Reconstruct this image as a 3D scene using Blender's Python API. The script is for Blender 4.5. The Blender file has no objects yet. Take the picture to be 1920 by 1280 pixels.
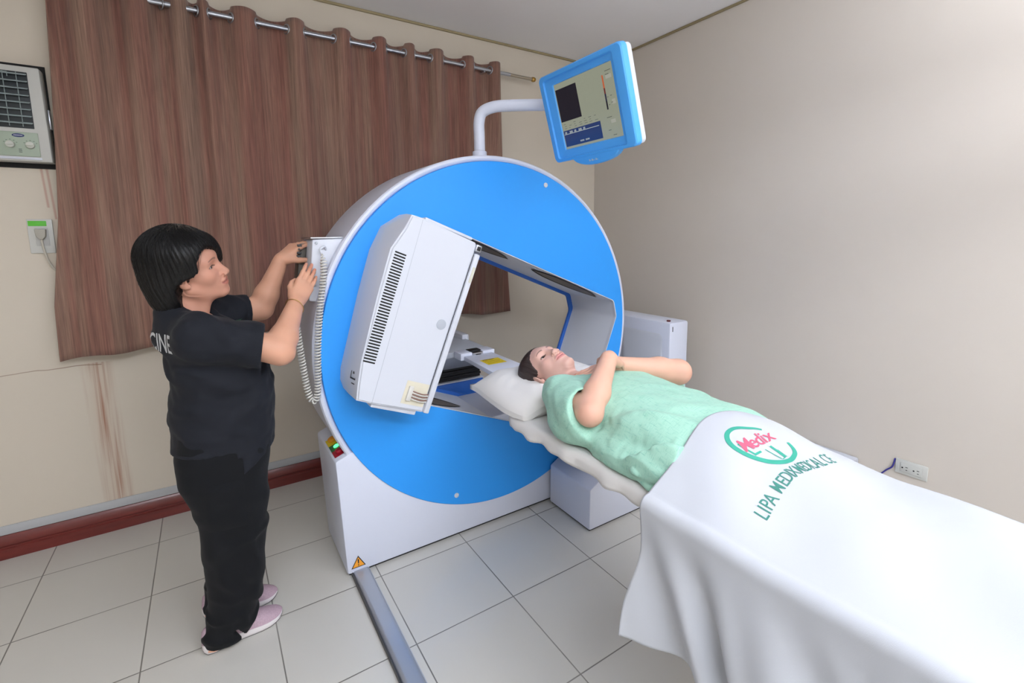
import bpy, bmesh, math, random
import numpy as np
from mathutils import Vector, Matrix, noise as mnoise
random.seed(7)
PI = math.pi
sc = bpy.context.scene
COL = sc.collection

# ------------------------------------------------------------------ camera
H = 1.4057
Rr, Ru, Rf = None, None, None
def cam_axes(y, p, r):
    cy, sy = math.cos(y), math.sin(y)
    f = np.array([sy*math.cos(p), cy*math.cos(p), -math.sin(p)])
    rt = np.array([cy, -sy, 0.0]); up = np.cross(rt, f)
    return rt*math.cos(r)+up*math.sin(r), up*math.cos(r)-rt*math.sin(r), f
Rr, Ru, Rf = cam_axes(0.569709, 0.1355192, -0.0123410)
cd = bpy.data.cameras.new('camera'); cam = bpy.data.objects.new('camera', cd); COL.objects.link(cam)
cam.matrix_world = Matrix(((Rr[0], Ru[0], -Rf[0], 0), (Rr[1], Ru[1], -Rf[1], 0), (Rr[2], Ru[2], -Rf[2], H), (0, 0, 0, 1)))
cd.sensor_width = 36.0; cd.lens = 36.0*891.4/1920; cd.shift_y = (562.24-640)/1920
cd.clip_start = 0.02
sc.camera = cam

# ------------------------------------------------------------------ world, lights, exposure
w = bpy.data.worlds.new('world'); sc.world = w; w.use_nodes = True
w.node_tree.nodes['Background'].inputs[0].default_value = (0.9, 0.95, 1.0, 1)
w.node_tree.nodes['Background'].inputs[1].default_value = 0.3
sc.view_settings.view_transform = 'Standard'; sc.view_settings.look = 'None'
sc.view_settings.gamma = 1; sc.view_settings.use_curve_mapping = False
sc.view_settings.exposure = 0.0
CEIL = 2.683
# ceiling panels shine down, added uplights stand in for flash bounced off the ceiling: (x, y, z, power, down)
LAMPS_AND_BOUNCE = [(-0.50, -1.20, CEIL-0.045, 46, True), (1.10, -1.80, CEIL-0.045, 44, True), (0.25, -1.00, 2.10, 46, False), (1.60, -0.40, 2.10, 44, False)]
for lx, ly, lz, pw, down in LAMPS_AND_BOUNCE:
    ld = bpy.data.lights.new('ceiling_or_bounce_light', 'AREA'); ld.shape = 'RECTANGLE'; ld.size = 1.15 if down else .8; ld.size_y = 0.5 if down else .4
    ld.energy = pw; ld.color = (0.925, 0.985, 1.08)
    lo = bpy.data.objects.new('ceiling_or_bounce_light', ld); COL.objects.link(lo)
    lo.location = (lx, ly, lz)
    if not down: lo.rotation_euler = (PI, 0, 0)

# ------------------------------------------------------------------ helpers
def lin(c):
    return tuple((v/255.0/12.92 if v/255.0 <= 0.04045 else ((v/255.0+0.055)/1.055)**2.4) for v in c)
def mat(name, rgb, rough=0.5, metal=0.0, spec=0.5, bump=0.0, bscale=200.0, bstretch=(1, 1, 1), var=0.0, vscale=5.0,
        sss=0.0, attr=None, coat=0.0, emit=None, estr=0.0, vstretch=(1, 1, 1), sheen=0.0):
    m = bpy.data.materials.new(name); m.use_nodes = True
    nt = m.node_tree; N = nt.nodes; L = nt.links
    b = N['Principled BSDF']
    c = lin(rgb)+(1,)
    b.inputs['Base Color'].default_value = c
    b.inputs['Roughness'].default_value = rough
    b.inputs['Metallic'].default_value = metal
    b.inputs['Specular IOR Level'].default_value = spec
    if coat: b.inputs['Coat Weight'].default_value = coat; b.inputs['Coat Roughness'].default_value = 0.15
    if sheen: b.inputs['Sheen Weight'].default_value = sheen
    if sss:
        b.inputs['Subsurface Weight'].default_value = sss
        b.inputs['Subsurface Radius'].default_value = (0.012, 0.005, 0.003)
        b.inputs['Subsurface Scale'].default_value = 1.0
    src = None
    if attr:
        a = N.new('ShaderNodeAttribute'); a.attribute_name = attr; src = a.outputs['Color']
    tc = None
    if var or bump:
        tc = N.new('ShaderNodeTexCoord')
    if var:
        mp = N.new('ShaderNodeMapping'); mp.inputs['Scale'].default_value = vstretch
        L.new(tc.outputs['Object'], mp.inputs['Vector'])
        n = N.new('ShaderNodeTexNoise'); n.inputs['Scale'].default_value = vscale; n.inputs['Detail'].default_value = 5
        L.new(mp.outputs[0], n.inputs['Vector'])
        mr = N.new('ShaderNodeMapRange'); mr.inputs['From Min'].default_value = 0.3; mr.inputs['From Max'].default_value = 0.7
        mr.inputs['To Min'].default_value = 1-var; mr.inputs['To Max'].default_value = 1+var
        L.new(n.outputs['Fac'], mr.inputs['Value'])
        mx = N.new('ShaderNodeMix'); mx.data_type = 'RGBA'; mx.blend_type = 'MULTIPLY'; mx.inputs['Factor'].default_value = 1
        if src: L.new(src, mx.inputs['A'])
        else: mx.inputs['A'].default_value = c
        L.new(mr.outputs[0], mx.inputs['B']); src = mx.outputs['Result']
    if src: L.new(src, b.inputs['Base Color'])
    if bump:
        mp = N.new('ShaderNodeMapping'); mp.inputs['Scale'].default_value = bstretch
        L.new(tc.outputs['Object'], mp.inputs['Vector'])
        n = N.new('ShaderNodeTexNoise'); n.inputs['Scale'].default_value = bscale; n.inputs['Detail'].default_value = 4
        L.new(mp.outputs[0], n.inputs['Vector'])
        bp = N.new('ShaderNodeBump'); bp.inputs['Strength'].default_value = bump; bp.inputs['Distance'].default_value = 0.002
        L.new(n.outputs['Fac'], bp.inputs['Height']); L.new(bp.outputs[0], b.inputs['Normal'])
    if emit:
        b.inputs['Emission Color'].default_value = lin(emit)+(1,); b.inputs['Emission Strength'].default_value = estr
    return m

def link(name, me, m=None, parent=None, smooth=None):
    o = bpy.data.objects.new(name, me); COL.objects.link(o)
    if m is not None:
        ms = m if isinstance(m, (list, tuple)) else [m]
        for q in ms: me.materials.append(q)
    if parent is not None:
        o.parent = parent; o.matrix_parent_inverse = Matrix.Identity(4)
        # parts are authored in world coordinates: re-base to the parent's location
        base = parent_world(parent)
        o.location = (-base[0], -base[1], -base[2]) if not parent.get('_rb') else (0, 0, 0)
        if parent.get('_rb') is None:
            pass
    if smooth is not None:
        for p in me.polygons: p.use_smooth = smooth
    return o
def parent_world(o):
    v = Vector((0, 0, 0))
    while o is not None:
        v = v + o.location; o = o.parent
    return v
def shade(me, ang=35):
    for p in me.polygons: p.use_smooth = True
    me.set_sharp_from_angle(angle=math.radians(ang))
def thing(name, loc, label, cat, group=None):
    o = bpy.data.objects.new(name, None); COL.objects.link(o); o.location = loc; o.empty_display_size = 0.05
    o['label'] = label; o['category'] = cat
    if group: o['group'] = group
    return o
def tag(o, label, cat, group=None):
    o['label'] = label; o['category'] = cat
    if group: o['group'] = group
    return o
def struct(o):
    o['kind'] = 'structure'; return o
def bm_obj(name, bm, m, parent=None, ang=35):
    bmesh.ops.recalc_face_normals(bm, faces=bm.faces[:])
    me = bpy.data.meshes.new(name); bm.to_mesh(me); bm.free()
    o = link(name, me, m, parent); shade(me, ang); return o
def add_box(bm, x0, x1, y0, y1, z0, z1, bev=0.0, M=None, mi=0, seg=2):
    t = bmesh.new()
    bmesh.ops.create_cube(t, size=1)
    for v in t.verts:
        v.co = Vector(((x0+x1)/2+v.co.x*(x1-x0), (y0+y1)/2+v.co.y*(y1-y0), (z0+z1)/2+v.co.z*(z1-z0)))
    if bev: bmesh.ops.bevel(t, geom=t.edges[:], offset=bev, segments=seg, affect='EDGES', profile=0.5)
    merge(bm, t, M, mi)
def merge(bm, t, M=None, mi=0):
    vm = {}
    for v in t.verts: vm[v] = bm.verts.new(M @ v.co if M is not None else v.co)
    for f in t.faces:
        try:
            nf = bm.faces.new([vm[v] for v in f.verts]); nf.material_index = mi
        except ValueError: pass
    t.free()
def add_prism(bm, poly, d0, d1, axis='Y', bev=0.0, M=None, mi=0, seg=2, poly2=None, bev_sel=None):
    # poly: 2D list; extruded along axis from d0 to d1 (poly2: the outline at d1)
    t = bmesh.new()
    def P(p, d):
        if axis == 'Y': return Vector((p[0], d, p[1]))
        if axis == 'Z': return Vector((p[0], p[1], d))
        return Vector((d, p[0], p[1]))
    a = [t.verts.new(P(p, d0)) for p in poly]; b = [t.verts.new(P(p, d1)) for p in (poly2 or poly)]
    n = len(poly)
    t.faces.new(a); t.faces.new(b[::-1])
    for i in range(n): t.faces.new((a[i], b[i], b[(i+1) % n], a[(i+1) % n]))
    bmesh.ops.recalc_face_normals(t, faces=t.faces[:])
    if bev: bmesh.ops.bevel(t, geom=t.edges[:] if bev_sel is None else [e for e in t.edges if bev_sel(e)], offset=bev, segments=seg, affect='EDGES', profile=0.5)
    merge(bm, t, M, mi)
def frames(pts):
    T = []
    for i in range(len(pts)):
        a = pts[max(i-1, 0)]; b = pts[min(i+1, len(pts)-1)]; T.append((b-a).normalized())
    n = T[0].orthogonal().normalized(); out = []
    for t in T:
        n = (n-t*n.dot(t)).normalized(); out.append((n, t.cross(n)))
    return out
def add_tube(bm, pts, r, seg=12, mi=0, cap=True, closed=False):
    pts = [Vector(p) for p in pts]; fr = frames(pts); rings = []
    for i, (p, (n, b)) in enumerate(zip(pts, fr)):
        rr = r[i] if isinstance(r, (list, tuple)) else r
        rings.append([bm.verts.new(p+(n*math.cos(2*PI*k/seg)+b*math.sin(2*PI*k/seg))*rr) for k in range(seg)])
    for i in range(len(rings)-1):
        for k in range(seg):
            f = bm.faces.new((rings[i][k], rings[i][(k+1) % seg], rings[i+1][(k+1) % seg], rings[i+1][k])); f.material_index = mi
    if cap:
        f = bm.faces.new(rings[0][::-1]); f.material_index = mi
        f = bm.faces.new(rings[-1]); f.material_index = mi
def smooth_path(pts, n=8):
    pts = [Vector(p) for p in pts]; out = []
    for i in range(len(pts)-1):
        p0 = pts[max(i-1, 0)]; p1 = pts[i]; p2 = pts[i+1]; p3 = pts[min(i+2, len(pts)-1)]
        for k in range(n):
            t = k/n
            out.append(0.5*((2*p1)+(p2-p0)*t+(2*p0-5*p1+4*p2-p3)*t*t+(3*p1-p0-3*p2+p3)*t**3))
    out.append(pts[-1]); return out
def add_cyl(bm, p0, p1, r, seg=24, mi=0, r2=None, bev=0.0):
    p0 = Vector(p0); p1 = Vector(p1); d = (p1-p0)
    if bev:
        u = d.normalized()
        add_tube(bm, [p0, p0+u*bev*0.3, p0+u*bev, p1-u*bev, p1-u*bev*0.3, p1], [r-bev, r-bev*0.3, r, r, r-bev*0.3, r-bev], seg, mi)
    else:
        add_tube(bm, [p0, p1], [r, r if r2 is None else r2], seg, mi)
def add_quad(bm, pts, mi=0):
    f = bm.faces.new([bm.verts.new(Vector(p)) for p in pts]); f.material_index = mi
def add_poly(bm, pts, mi=0):
    f = bm.faces.new([bm.verts.new(Vector(p)) for p in pts]); f.material_index = mi
def lathe(bm, prof, c, axis='Y', seg=128, mi=0, close=True):
    # prof: list of (radius, d) around an axis parallel to Y through c=(x,z)
    rings = []
    for r, d in prof:
        rings.append([bm.verts.new((c[0]+r*math.cos(2*PI*k/seg), d, c[1]+r*math.sin(2*PI*k/seg))) for k in range(seg)])
    n = len(prof)
    for i in range(n if close else n-1):
        A = rings[i]; B = rings[(i+1) % n]
        for k in range(seg):
            f = bm.faces.new((A[k], A[(k+1) % seg], B[(k+1) % seg], B[k])); f.material_index = mi
def plate_with_hole(name, outer, hole, y0, y1, m, parent, bev=0.004):
    # outline in XZ with a hole, thickness along Y
    cu = bpy.data.curves.new(name, 'CURVE'); cu.dimensions = '2D'; cu.fill_mode = 'BOTH'
    cu.extrude = abs(y1-y0)/2-bev; cu.bevel_depth = bev; cu.bevel_resolution = 2; cu.offset = -bev
    for L in (outer, hole):
        if not L: continue
        s = cu.splines.new('POLY'); s.points.add(len(L)-1)
        for p, q in zip(s.points, L): p.co = (q[0], q[1], 0, 1)
        s.use_cyclic_u = True
    t = bpy.data.objects.new('tmp', cu); COL.objects.link(t)
    dg = bpy.context.evaluated_depsgraph_get(); me = bpy.data.meshes.new_from_object(t.evaluated_get(dg))
    bpy.data.objects.remove(t)
    me.transform(Matrix(((1, 0, 0, 0), (0, 0, -1, (y0+y1)/2), (0, 1, 0, 0), (0, 0, 0, 1))))
    me.materials.clear()
    o = link(name, me, m, parent); shade(me, 40); return o
def text_mesh(s, size, shear=0.0, bold=0.0, align='CENTER', ext=0.0):
    cu = bpy.data.curves.new('t', 'FONT'); cu.body = s; cu.size = size; cu.align_x = align; cu.align_y = 'CENTER'
    cu.shear = shear; cu.offset = bold; cu.extrude = ext; cu.resolution_u = 3
    t = bpy.data.objects.new('tmp', cu); COL.objects.link(t)
    dg = bpy.context.evaluated_depsgraph_get(); me = bpy.data.meshes.new_from_object(t.evaluated_get(dg))
    bpy.data.objects.remove(t); me.materials.clear(); return me
def text_obj(name, s, size, M, m, parent, **k):
    me = text_mesh(s, size, **k); me.transform(M); return link(name, me, m, parent)

# ------------------------------------------------------------------ SDF modelling (organic shapes)
class SDF:
    def __init__(s, lo, hi, h):
        s.h = h; s.lo = np.array(lo, float); n = np.ceil((np.array(hi)-s.lo)/h).astype(int)+1; s.n = n
        s.F = np.full(n, 0.05, np.float32); s.R = np.eye(3); s.c = np.zeros(3); s.s = 1.0
        s.ax = [s.lo[i]+np.arange(n[i])*h for i in range(3)]
    def frame(s, c=(0, 0, 0), R=None, sc=1.0):
        s.c = np.array(c, float); s.R = np.eye(3) if R is None else np.array(R, float); s.s = sc
    def op(s, fn, c, rad, k=0.0, mode='u'):
        c = np.array(c, float); wc = s.c+s.R@(c*s.s)
        rad = np.broadcast_to(np.array(rad, float), (3,))
        ext = (np.abs(s.R)@rad)*s.s+k*s.s+2.5*s.h
        i0 = np.maximum(np.floor((wc-ext-s.lo)/s.h).astype(int), 0); i1 = np.minimum(np.ceil((wc+ext-s.lo)/s.h).astype(int)+1, s.n)
        if np.any(i1 <= i0): return
        sl = tuple(slice(i0[i], i1[i]) for i in range(3))
        X, Y, Z = np.meshgrid(*[s.ax[i][i0[i]:i1[i]] for i in range(3)], indexing='ij')
        P = np.stack([X-s.c[0], Y-s.c[1], Z-s.c[2]], -1)@s.R/s.s
        d = (fn(P)*s.s).astype(np.float32); A = s.F[sl]; k = k*s.s
        if mode == 'u':
            if k > 0:
                hh = np.maximum(k-np.abs(A-d), 0)/k; B = np.minimum(A, d)-hh*hh*k*0.25
            else: B = np.minimum(A, d)
        else:
            d = -d
            if k > 0:
                hh = np.maximum(k-np.abs(A-d), 0)/k; B = np.maximum(A, d)+hh*hh*k*0.25
            else: B = np.maximum(A, d)
        s.F[sl] = B
    def cone(s, a, b, ra, rb, k=0.0, mode='u', flat=None):
        a = np.array(a, float); b = np.array(b, float); ba = b-a; L2 = ba@ba
        def fn(P):
            pa = P-a; t = np.clip((pa@ba)/L2, 0, 1)[..., None]; q = pa-ba*t
            if flat is not None:
                ax, f = flat; ax = np.array(ax, float); ax = ax/np.linalg.norm(ax); q = q+ax*((q@ax)*(1/f-1))[..., None]
                return (np.sqrt((q*q).sum(-1))-(ra+(rb-ra)*t[..., 0]))*min(1, f)
            return np.sqrt((q*q).sum(-1))-(ra+(rb-ra)*t[..., 0])
        mx = max(ra, rb)
        s.op(fn, (a+b)/2, np.abs(ba)/2+mx, k, mode)
    def chain(s, pts, rs, k=0.0, **kw):
        for i in range(len(pts)-1): s.cone(pts[i], pts[i+1], rs[i], rs[i+1], k, **kw)
    def ell(s, c, r, k=0.0, mode='u', R=None):
        c = np.array(c, float); r = np.array(r, float); R = np.eye(3) if R is None else np.array(R, float)
        def fn(P):
            q = (P-c)@R; k0 = np.sqrt(((q/r)**2).sum(-1)); k1 = np.sqrt(((q/(r*r))**2).sum(-1))+1e-9
            return k0*(k0-1)/k1
        s.op(fn, c, np.abs(R)@r if R is not None else r, k, mode)
    def plane(s, p, n, k=0.0):   # removes the half space in front of the plane
        p = np.array(p, float); n = np.array(n, float); n /= np.linalg.norm(n)
        wc = s.c+s.R@(p*s.s); wn = s.R@n
        X, Y, Z = np.meshgrid(*s.ax, indexing='ij', sparse=True)
        d = -(-(((X-wc[0])*wn[0]+(Y-wc[1])*wn[1]+(Z-wc[2])*wn[2]))).astype(np.float32)
        s.F = np.maximum(s.F, d) if k == 0 else np.maximum(s.F, d)+np.maximum(k-np.abs(s.F-d), 0)**2/k*0.25
    def mesh(s, smooth=1):
        F = s.F.copy()
        for ax in range(3):
            idx = [slice(None)]*3; idx[ax] = 0; F[tuple(idx)] = 0.05; idx[ax] = -1; F[tuple(idx)] = 0.05
        S = F < 0; n = np.array(F.shape)-1
        C = [S[i:i+n[0], j:j+n[1], k:k+n[2]] for i in (0, 1) for j in (0, 1) for k in (0, 1)]
        cnt = sum(c.astype(np.int8) for c in C); act = (cnt > 0) & (cnt < 8)
        ijk = np.argwhere(act); vid = np.full(act.shape, -1, np.int32); vid[tuple(ijk.T)] = np.arange(len(ijk))
        acc = np.zeros((len(ijk), 3)); num = np.zeros(len(ijk))
        cor = [np.array((i, j, k)) for i in (0, 1) for j in (0, 1) for k in (0, 1)]
        for a in range(8):
            for b in range(a+1, 8):
                if np.abs(cor[a]-cor[b]).sum() != 1: continue
                fa = F[tuple((ijk+cor[a]).T)]; fb = F[tuple((ijk+cor[b]).T)]
                m_ = (fa < 0) != (fb < 0); t = np.where(m_, fa/np.where(m_, fa-fb, 1), 0)
                acc += np.where(m_[:, None], cor[a]+(cor[b]-cor[a])*t[:, None], 0); num += m_
        V = (ijk+acc/num[:, None])*s.h+s.lo
        Q = []
        for ax in range(3):
            o1 = [a for a in range(3) if a != ax]
            sl0 = [slice(1, n[i]) if i != ax else slice(0, n[ax]) for i in range(3)]
            sl1 = list(sl0); sl1[ax] = slice(1, n[ax]+1)
            s0 = S[tuple(sl0)]; s1 = S[tuple(sl1)]; E = np.argwhere(s0 != s1)
            if not len(E): continue
            fl = s0[tuple(E.T)]
            base = E.copy()
            for i in o1: base[:, i] += 1
            def g(d1, d2):
                q = base.copy(); q[:, o1[0]] -= d1; q[:, o1[1]] -= d2; return vid[tuple(q.T)]
            q = np.stack([g(1, 1), g(0, 1), g(0, 0), g(1, 0)], 1)
            if ax == 1: fl = ~fl
            q[~fl] = q[~fl][:, ::-1]
            Q.append(q)
        Q = np.concatenate(Q); Q = Q[(Q >= 0).all(1)]
        for _ in range(smooth):
            acc = np.zeros_like(V); num = np.zeros(len(V))
            for a in range(4):
                i = Q[:, a]; j = Q[:, (a+1) % 4]
                for q_ in range(3): acc[:, q_] += np.bincount(i, V[j, q_], len(V))+np.bincount(j, V[i, q_], len(V))
                num += np.bincount(i, minlength=len(V))+np.bincount(j, minlength=len(V))
            V = V*0.4+0.6*acc/np.maximum(num, 1)[:, None]
        return V, Q
def vnormals(V, Q):
    n = np.cross(V[Q[:, 2]]-V[Q[:, 0]], V[Q[:, 3]]-V[Q[:, 1]]); N_ = np.zeros_like(V)
    for a in range(4):
        for q_ in range(3): N_[:, q_] += np.bincount(Q[:, a], n[:, q_], len(V))
    return N_/np.maximum(np.linalg.norm(N_, axis=1), 1e-12)[:, None]
def fast_mesh(name, V, Q, cols=None):
    me = bpy.data.meshes.new(name)
    me.vertices.add(len(V)); me.vertices.foreach_set('co', V.astype(np.float32).ravel())
    me.loops.add(len(Q)*4); me.loops.foreach_set('vertex_index', Q.astype(np.int32).ravel())
    me.polygons.add(len(Q)); me.polygons.foreach_set('loop_start', (np.arange(len(Q))*4).astype(np.int32))
    me.polygons.foreach_set('loop_total', np.full(len(Q), 4, np.int32))
    me.update(calc_edges=True); me.validate()
    me.polygons.foreach_set('use_smooth', np.ones(len(me.polygons), bool))
    if cols is not None:
        a = me.color_attributes.new('Col', 'FLOAT_COLOR', 'POINT')
        a.data.foreach_set('color', np.c_[cols, np.ones(len(V))].astype(np.float32).ravel())
    return me
def join_vq(parts):
    Vs, Qs, Cs, o = [], [], [], 0
    for V, Q, Cc in parts: Vs.append(V); Qs.append(Q+o); Cs.append(Cc); o += len(V)
    return np.concatenate(Vs), np.concatenate(Qs), np.concatenate(Cs)
def fbm(P, f, seed=0.0, warp=0.0):
    # cheap smooth pseudo noise, -1..1
    x, y, z = P[:, 0]*f+seed, P[:, 1]*f+seed*1.7, P[:, 2]*f+seed*0.6
    a = np.sin(1.3*x+1.9*y+0.7*z+1.5*np.sin(0.9*y-1.1*z)); b = np.sin(1.1*y-1.7*z+0.8*x+1.4*np.sin(1.3*z+0.7*x)); c = np.sin(1.5*z+1.2*x-0.9*y+1.6*np.sin(0.8*x+1.2*y))
    return (a+b+c)/3
def ridged(P, d, f, seed=0.0, warp=1.2, sharp=1.6):
    # fold lines running across direction d
    t = P@np.array(d)*f+warp*fbm(P, f*0.35, seed)+seed
    return (0.5+0.5*np.sin(t))**sharp

def sdf_head(S, c, R, s):
    S.frame(c, R, s)
    S.ell((-.012, 0, .034), (.097, .077, .085), 0)
    S.ell((.028, 0, -.045), (.060, .058, .066), .035)
    for y in (-1, 1):
        S.ell((.050, y*.036, -.024), (.028, .026, .026), .02)
        S.cone((-.005, y*.053, -.055), (.065, y*.014, -.098), .018, .014, .025)
    S.ell((.070, 0, -.098), (.018, .022, .014), .02)
    S.ell((.068, 0, .024), (.018, .048, .018), .03)
    S.ell((.074, 0, -.062), (.020, .028, .022), .02)
    for y in (-1, 1):
        S.ell((.092, y*.034, .0), (.016, .019, .012), .014, 's')
    S.cone((.080, 0, .006), (.100, 0, -.034), .0085, .0125, .014)
    for y in (-1, 1): S.ell((.096, y*.0135, -.038), (.011, .0085, .008), .006)
    for y in (-1, 1): S.ell((.100, y*.0078, -.0475), (.0045, .0035, .004), .002, 's')
    S.ell((.088, 0, -.0580), (.0100, .024, .0066), .005)
    S.ell((.086, 0, -.0712), (.0100, .021, .0072), .005)
    S.cone((.0975, -.018, -.0645), (.0975, .018, -.0645), .0034, .0034, .002, 's')
    for y in (-1, 1):
        S.cone((.084, y*.029, -.0625), (.096, y*.018, -.0645), .0022, .0032, .003, 's')
        S.cone((.096, y*.018, -.038), (.083, y*.033, -.060), .0022, .0020, .006, 's')
    S.cone((.097, 0, -.049), (.097, 0, -.054), .0025, .003, .004, 's')
    for y in (-1, 1):
        S.ell((.063, y*.0315, .0), (.0155, .0168, .0150), .004)
        S.ell((.081, y*.0325, -.0005), (.012, .0135, .0048), .002, 's')
        # ear
        a = .35; Re = np.array([[math.cos(a), -y*math.sin(a), 0], [y*math.sin(a), math.cos(a), 0], [0, 0, 1]])
        S.ell((-.008, y*.079, -.012), (.017, .0065, .030), .004, R=Re)
        S.ell((-.006, y*.0860, -.006), (.0095, .0045, .018), .004, 's', R=Re)
        S.ell((.001, y*.0785, -.034), (.009, .006, .010), .005)
    # skull interior of eye openings is filled by the eyeball part
def head_cols(V, c, R, s, skin, lip, brow, mole=None, brow_amt=1.0):
    P = (V-np.array(c))@np.array(R)/s
    C = np.tile(np.array(skin), (len(V), 1))
    def mixc(mask, col):
        m = np.clip(mask, 0, 1)[:, None]; C[:] = C*(1-m)+np.array(col)*m
    # cheeks slightly redder
    for y in (-1, 1):
        d = np.linalg.norm((P-np.array([.06, y*.045, -.03]))/np.array([.03, .025, .025]), axis=1); mixc((1-d)*0.35, (skin[0]*1.0, skin[1]*.78, skin[2]*.74))
        # brow: arc
        t = np.clip((np.abs(P[:, 1])-.014)/.034, 0, 1); z0 = .0225+.006*np.sin(t*2.4)-.004*t
        dd = np.abs(P[:, 2]-z0)/(.0038*(1-.55*t)); ok = (P[:, 0] > .04) & (np.abs(P[:, 1]) > .013) & (np.abs(P[:, 1]) < .049)
        mixc(np.where(ok, (1.4-dd), 0)*.45*brow_amt, brow)
        # eye line
        e = np.array([.076, y*.0325, 0]); q = (P-e)/np.array([.02, .0150, .0062]); dq = np.linalg.norm(q, axis=1)
        mixc(np.where(P[:, 0] > .05, np.clip(1.15-dq, 0, 1)*2.0, 0)*.8, (brow[0]*1.5, brow[1]*1.4, brow[2]*1.4))
    lw = np.clip(1-(P[:, 1]/.027)**2, 0, 1)
    top = -.0530-.002*np.clip(1-np.abs(P[:, 1])/.005, 0, 1); bot = -.0775
    m = (P[:, 0] > .07) & (P[:, 2] < -.0645+(top+.0645)*lw**.6) & (P[:, 2] > -.0645+(bot+.0645)*lw**.6) & (np.abs(P[:, 1]) < .0265)
    mixc(m*0.75, lip)
    m = (P[:, 0] > .07) & (np.abs(P[:, 2]+.0645) < .0012) & (np.abs(P[:, 1]) < .025); mixc(m*.7, (lip[0]*.35, lip[1]*.25, lip[2]*.25))
    for y in (-1, 1):
        yy = np.abs(P[:, 1]*y-.0325)/.0155; zl = .0050*(1-yy**2)-.0008; m = (P[:, 0] > .05) & (yy < 1.05) & (np.abs(P[:, 2]-zl) < .0016); mixc(m*.8, (brow[0]*.45, brow[1]*.4, brow[2]*.4))
    if mole is not None:
        d = np.linalg.norm(P-np.array(mole), axis=1); mixc((d < .0028)*.85, (.05, .025, .02))
    return C
def eyes(c, R, s, parent, iris_m, white_m, look=(1, 0, 0)):
    R = np.array(R); c = np.array(c)
    for y in (-1, 1):
        bm = bmesh.new(); bmesh.ops.create_uvsphere(bm, u_segments=24, v_segments=16, radius=.0128*s)
        e = c+R@(np.array([.0640, y*.0315, 0])*s); lk = Vector(R@np.array(look)).normalized()
        for f in bm.faces:
            ct = f.calc_center_median().normalized()
            f.material_index = 1 if ct.dot(lk) > math.cos(math.radians(33)) else 0
        for v in bm.verts: v.co = v.co+Vector(e)
        bm_obj('eye', bm, [white_m, iris_m], parent, 180)

def sdf_hand(S, wrist, X, Y, s=0.9, curl=((.2, .3, .2),)*4, thumb=(.35, .2), spread=0.0, thumb_in=0.0):
    X = np.array(X, float); X /= np.linalg.norm(X); Y = np.array(Y, float); Y = Y-X*(X@Y); Y /= np.linalg.norm(Y); Z = np.cross(X, Y)
    # Z is made dorsal by the caller through the order given in hz
    return X, Y, Z
def hand(S, wrist, X, Y, Zd, s=0.9, curl=None, spread=0.06, th=None):
    """X towards the fingers, Y towards the thumb side, Zd dorsal (back of the hand)"""
    X = np.array(X, float); X /= np.linalg.norm(X); Y = np.array(Y, float); Y = Y-X*(X@Y); Y /= np.linalg.norm(Y)
    Z = np.cross(X, Y); Z = Z if Z@np.array(Zd, float) > 0 else -Z
    S.frame(wrist, np.stack([X, Y, Z], 1), s)
    curl = curl or [(.25, .35, .25)]*4
    ys = (.029, .0095, -.010, -.028); xl = (.083, .086, .081, .073)
    ln = ((.042, .025, .020), (.046, .029, .021), (.042, .027, .020), (.034, .020, .018)); rr = (.0096, .0098, .0092, .0080)
    S.cone((-.012, 0, 0), (.03, 0, .0), .022, .024, .012, flat=((0, 0, 1), .72))
    for i in range(4):
        S.cone((.012, ys[i]*.62, 0), (xl[i], ys[i], .001), .0155, .0118, .012 if i else .012)
    S.ell((.045, .0, -.006), (.040, .034, .013), .010)
    # thenar and hypothenar
    S.ell((.032, .026, -.012), (.030, .014, .013), .012)
    S.ell((.035, -.026, -.008), (.032, .011, .012), .010)
    tips = []
    for i in range(4):
        p = np.array([xl[i], ys[i], .001]); a = 0; sp = spread*(1.5-i)
        r = rr[i]
        for j in range(3):
            a += curl[i][j]; d = np.array([math.cos(a)*math.cos(sp), math.cos(a)*math.sin(sp), -math.sin(a)])
            q = p+d*ln[i][j]; S.cone(p, q, r, r*.90, .0022 if j else .006)
            if j: S.ell(p+np.array([math.sin(a)*.0010, 0, math.cos(a)*.0010]), (r*1.04, r*1.04, r*1.02), .002)
            p = q; r *= .90
        tips.append(p)
    t0, t1, t2 = th or ((.050, .050, -.016), (.078, .060, -.020), (.098, .062, -.022))
    S.cone((.014, .018, -.006), t0, .0155, .0125, .010)
    S.cone(t0, t1, .0120, .0100, .004); S.cone(t1, t2, .0100, .0080, .003)
    return [S.c+S.R@(t*s) for t in tips]

# ------------------------------------------------------------------ materials
M_wall = None
M_white = mat('white_enamel', (217, 222, 237), .38, spec=.5, var=.012, vscale=3)
M_white2 = mat('white_plastic', (210, 214, 224), .42)
M_lgrey = mat('light_grey_plastic', (178, 184, 194), .45)
M_tunnel = mat('tunnel_grey', (224, 228, 236), .4)
M_blue = mat('blue_panel', (48, 157, 248), .45, spec=.35)
M_blue2 = mat('blue_monitor', (84, 176, 255), .4)
M_dblue = mat('dark_blue', (48, 108, 200), .4)
M_black = mat('black_plastic', (22, 23, 27), .5)
M_dark = mat('dark_gap', (10, 10, 12), .7)
M_gdark = mat('dark_grey', (60, 60, 62), .45)
M_metal = mat('brushed_steel', (178, 182, 190), .28, metal=1.0)
M_brass = mat('brass', (196, 160, 90), .3, metal=1.0)
M_alu = mat('aluminium', (176, 181, 190), .40, metal=.55, bump=.05, bscale=60, bstretch=(40, 1, 40))
M_red = mat('red_button', (170, 30, 50), .35)
M_yel = mat('yellow_sticker', (232, 206, 40), .5)
M_org = mat('orange_sticker', (240, 160, 40), .5)
M_green = mat('green_button', (20, 110, 60), .35)
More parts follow.
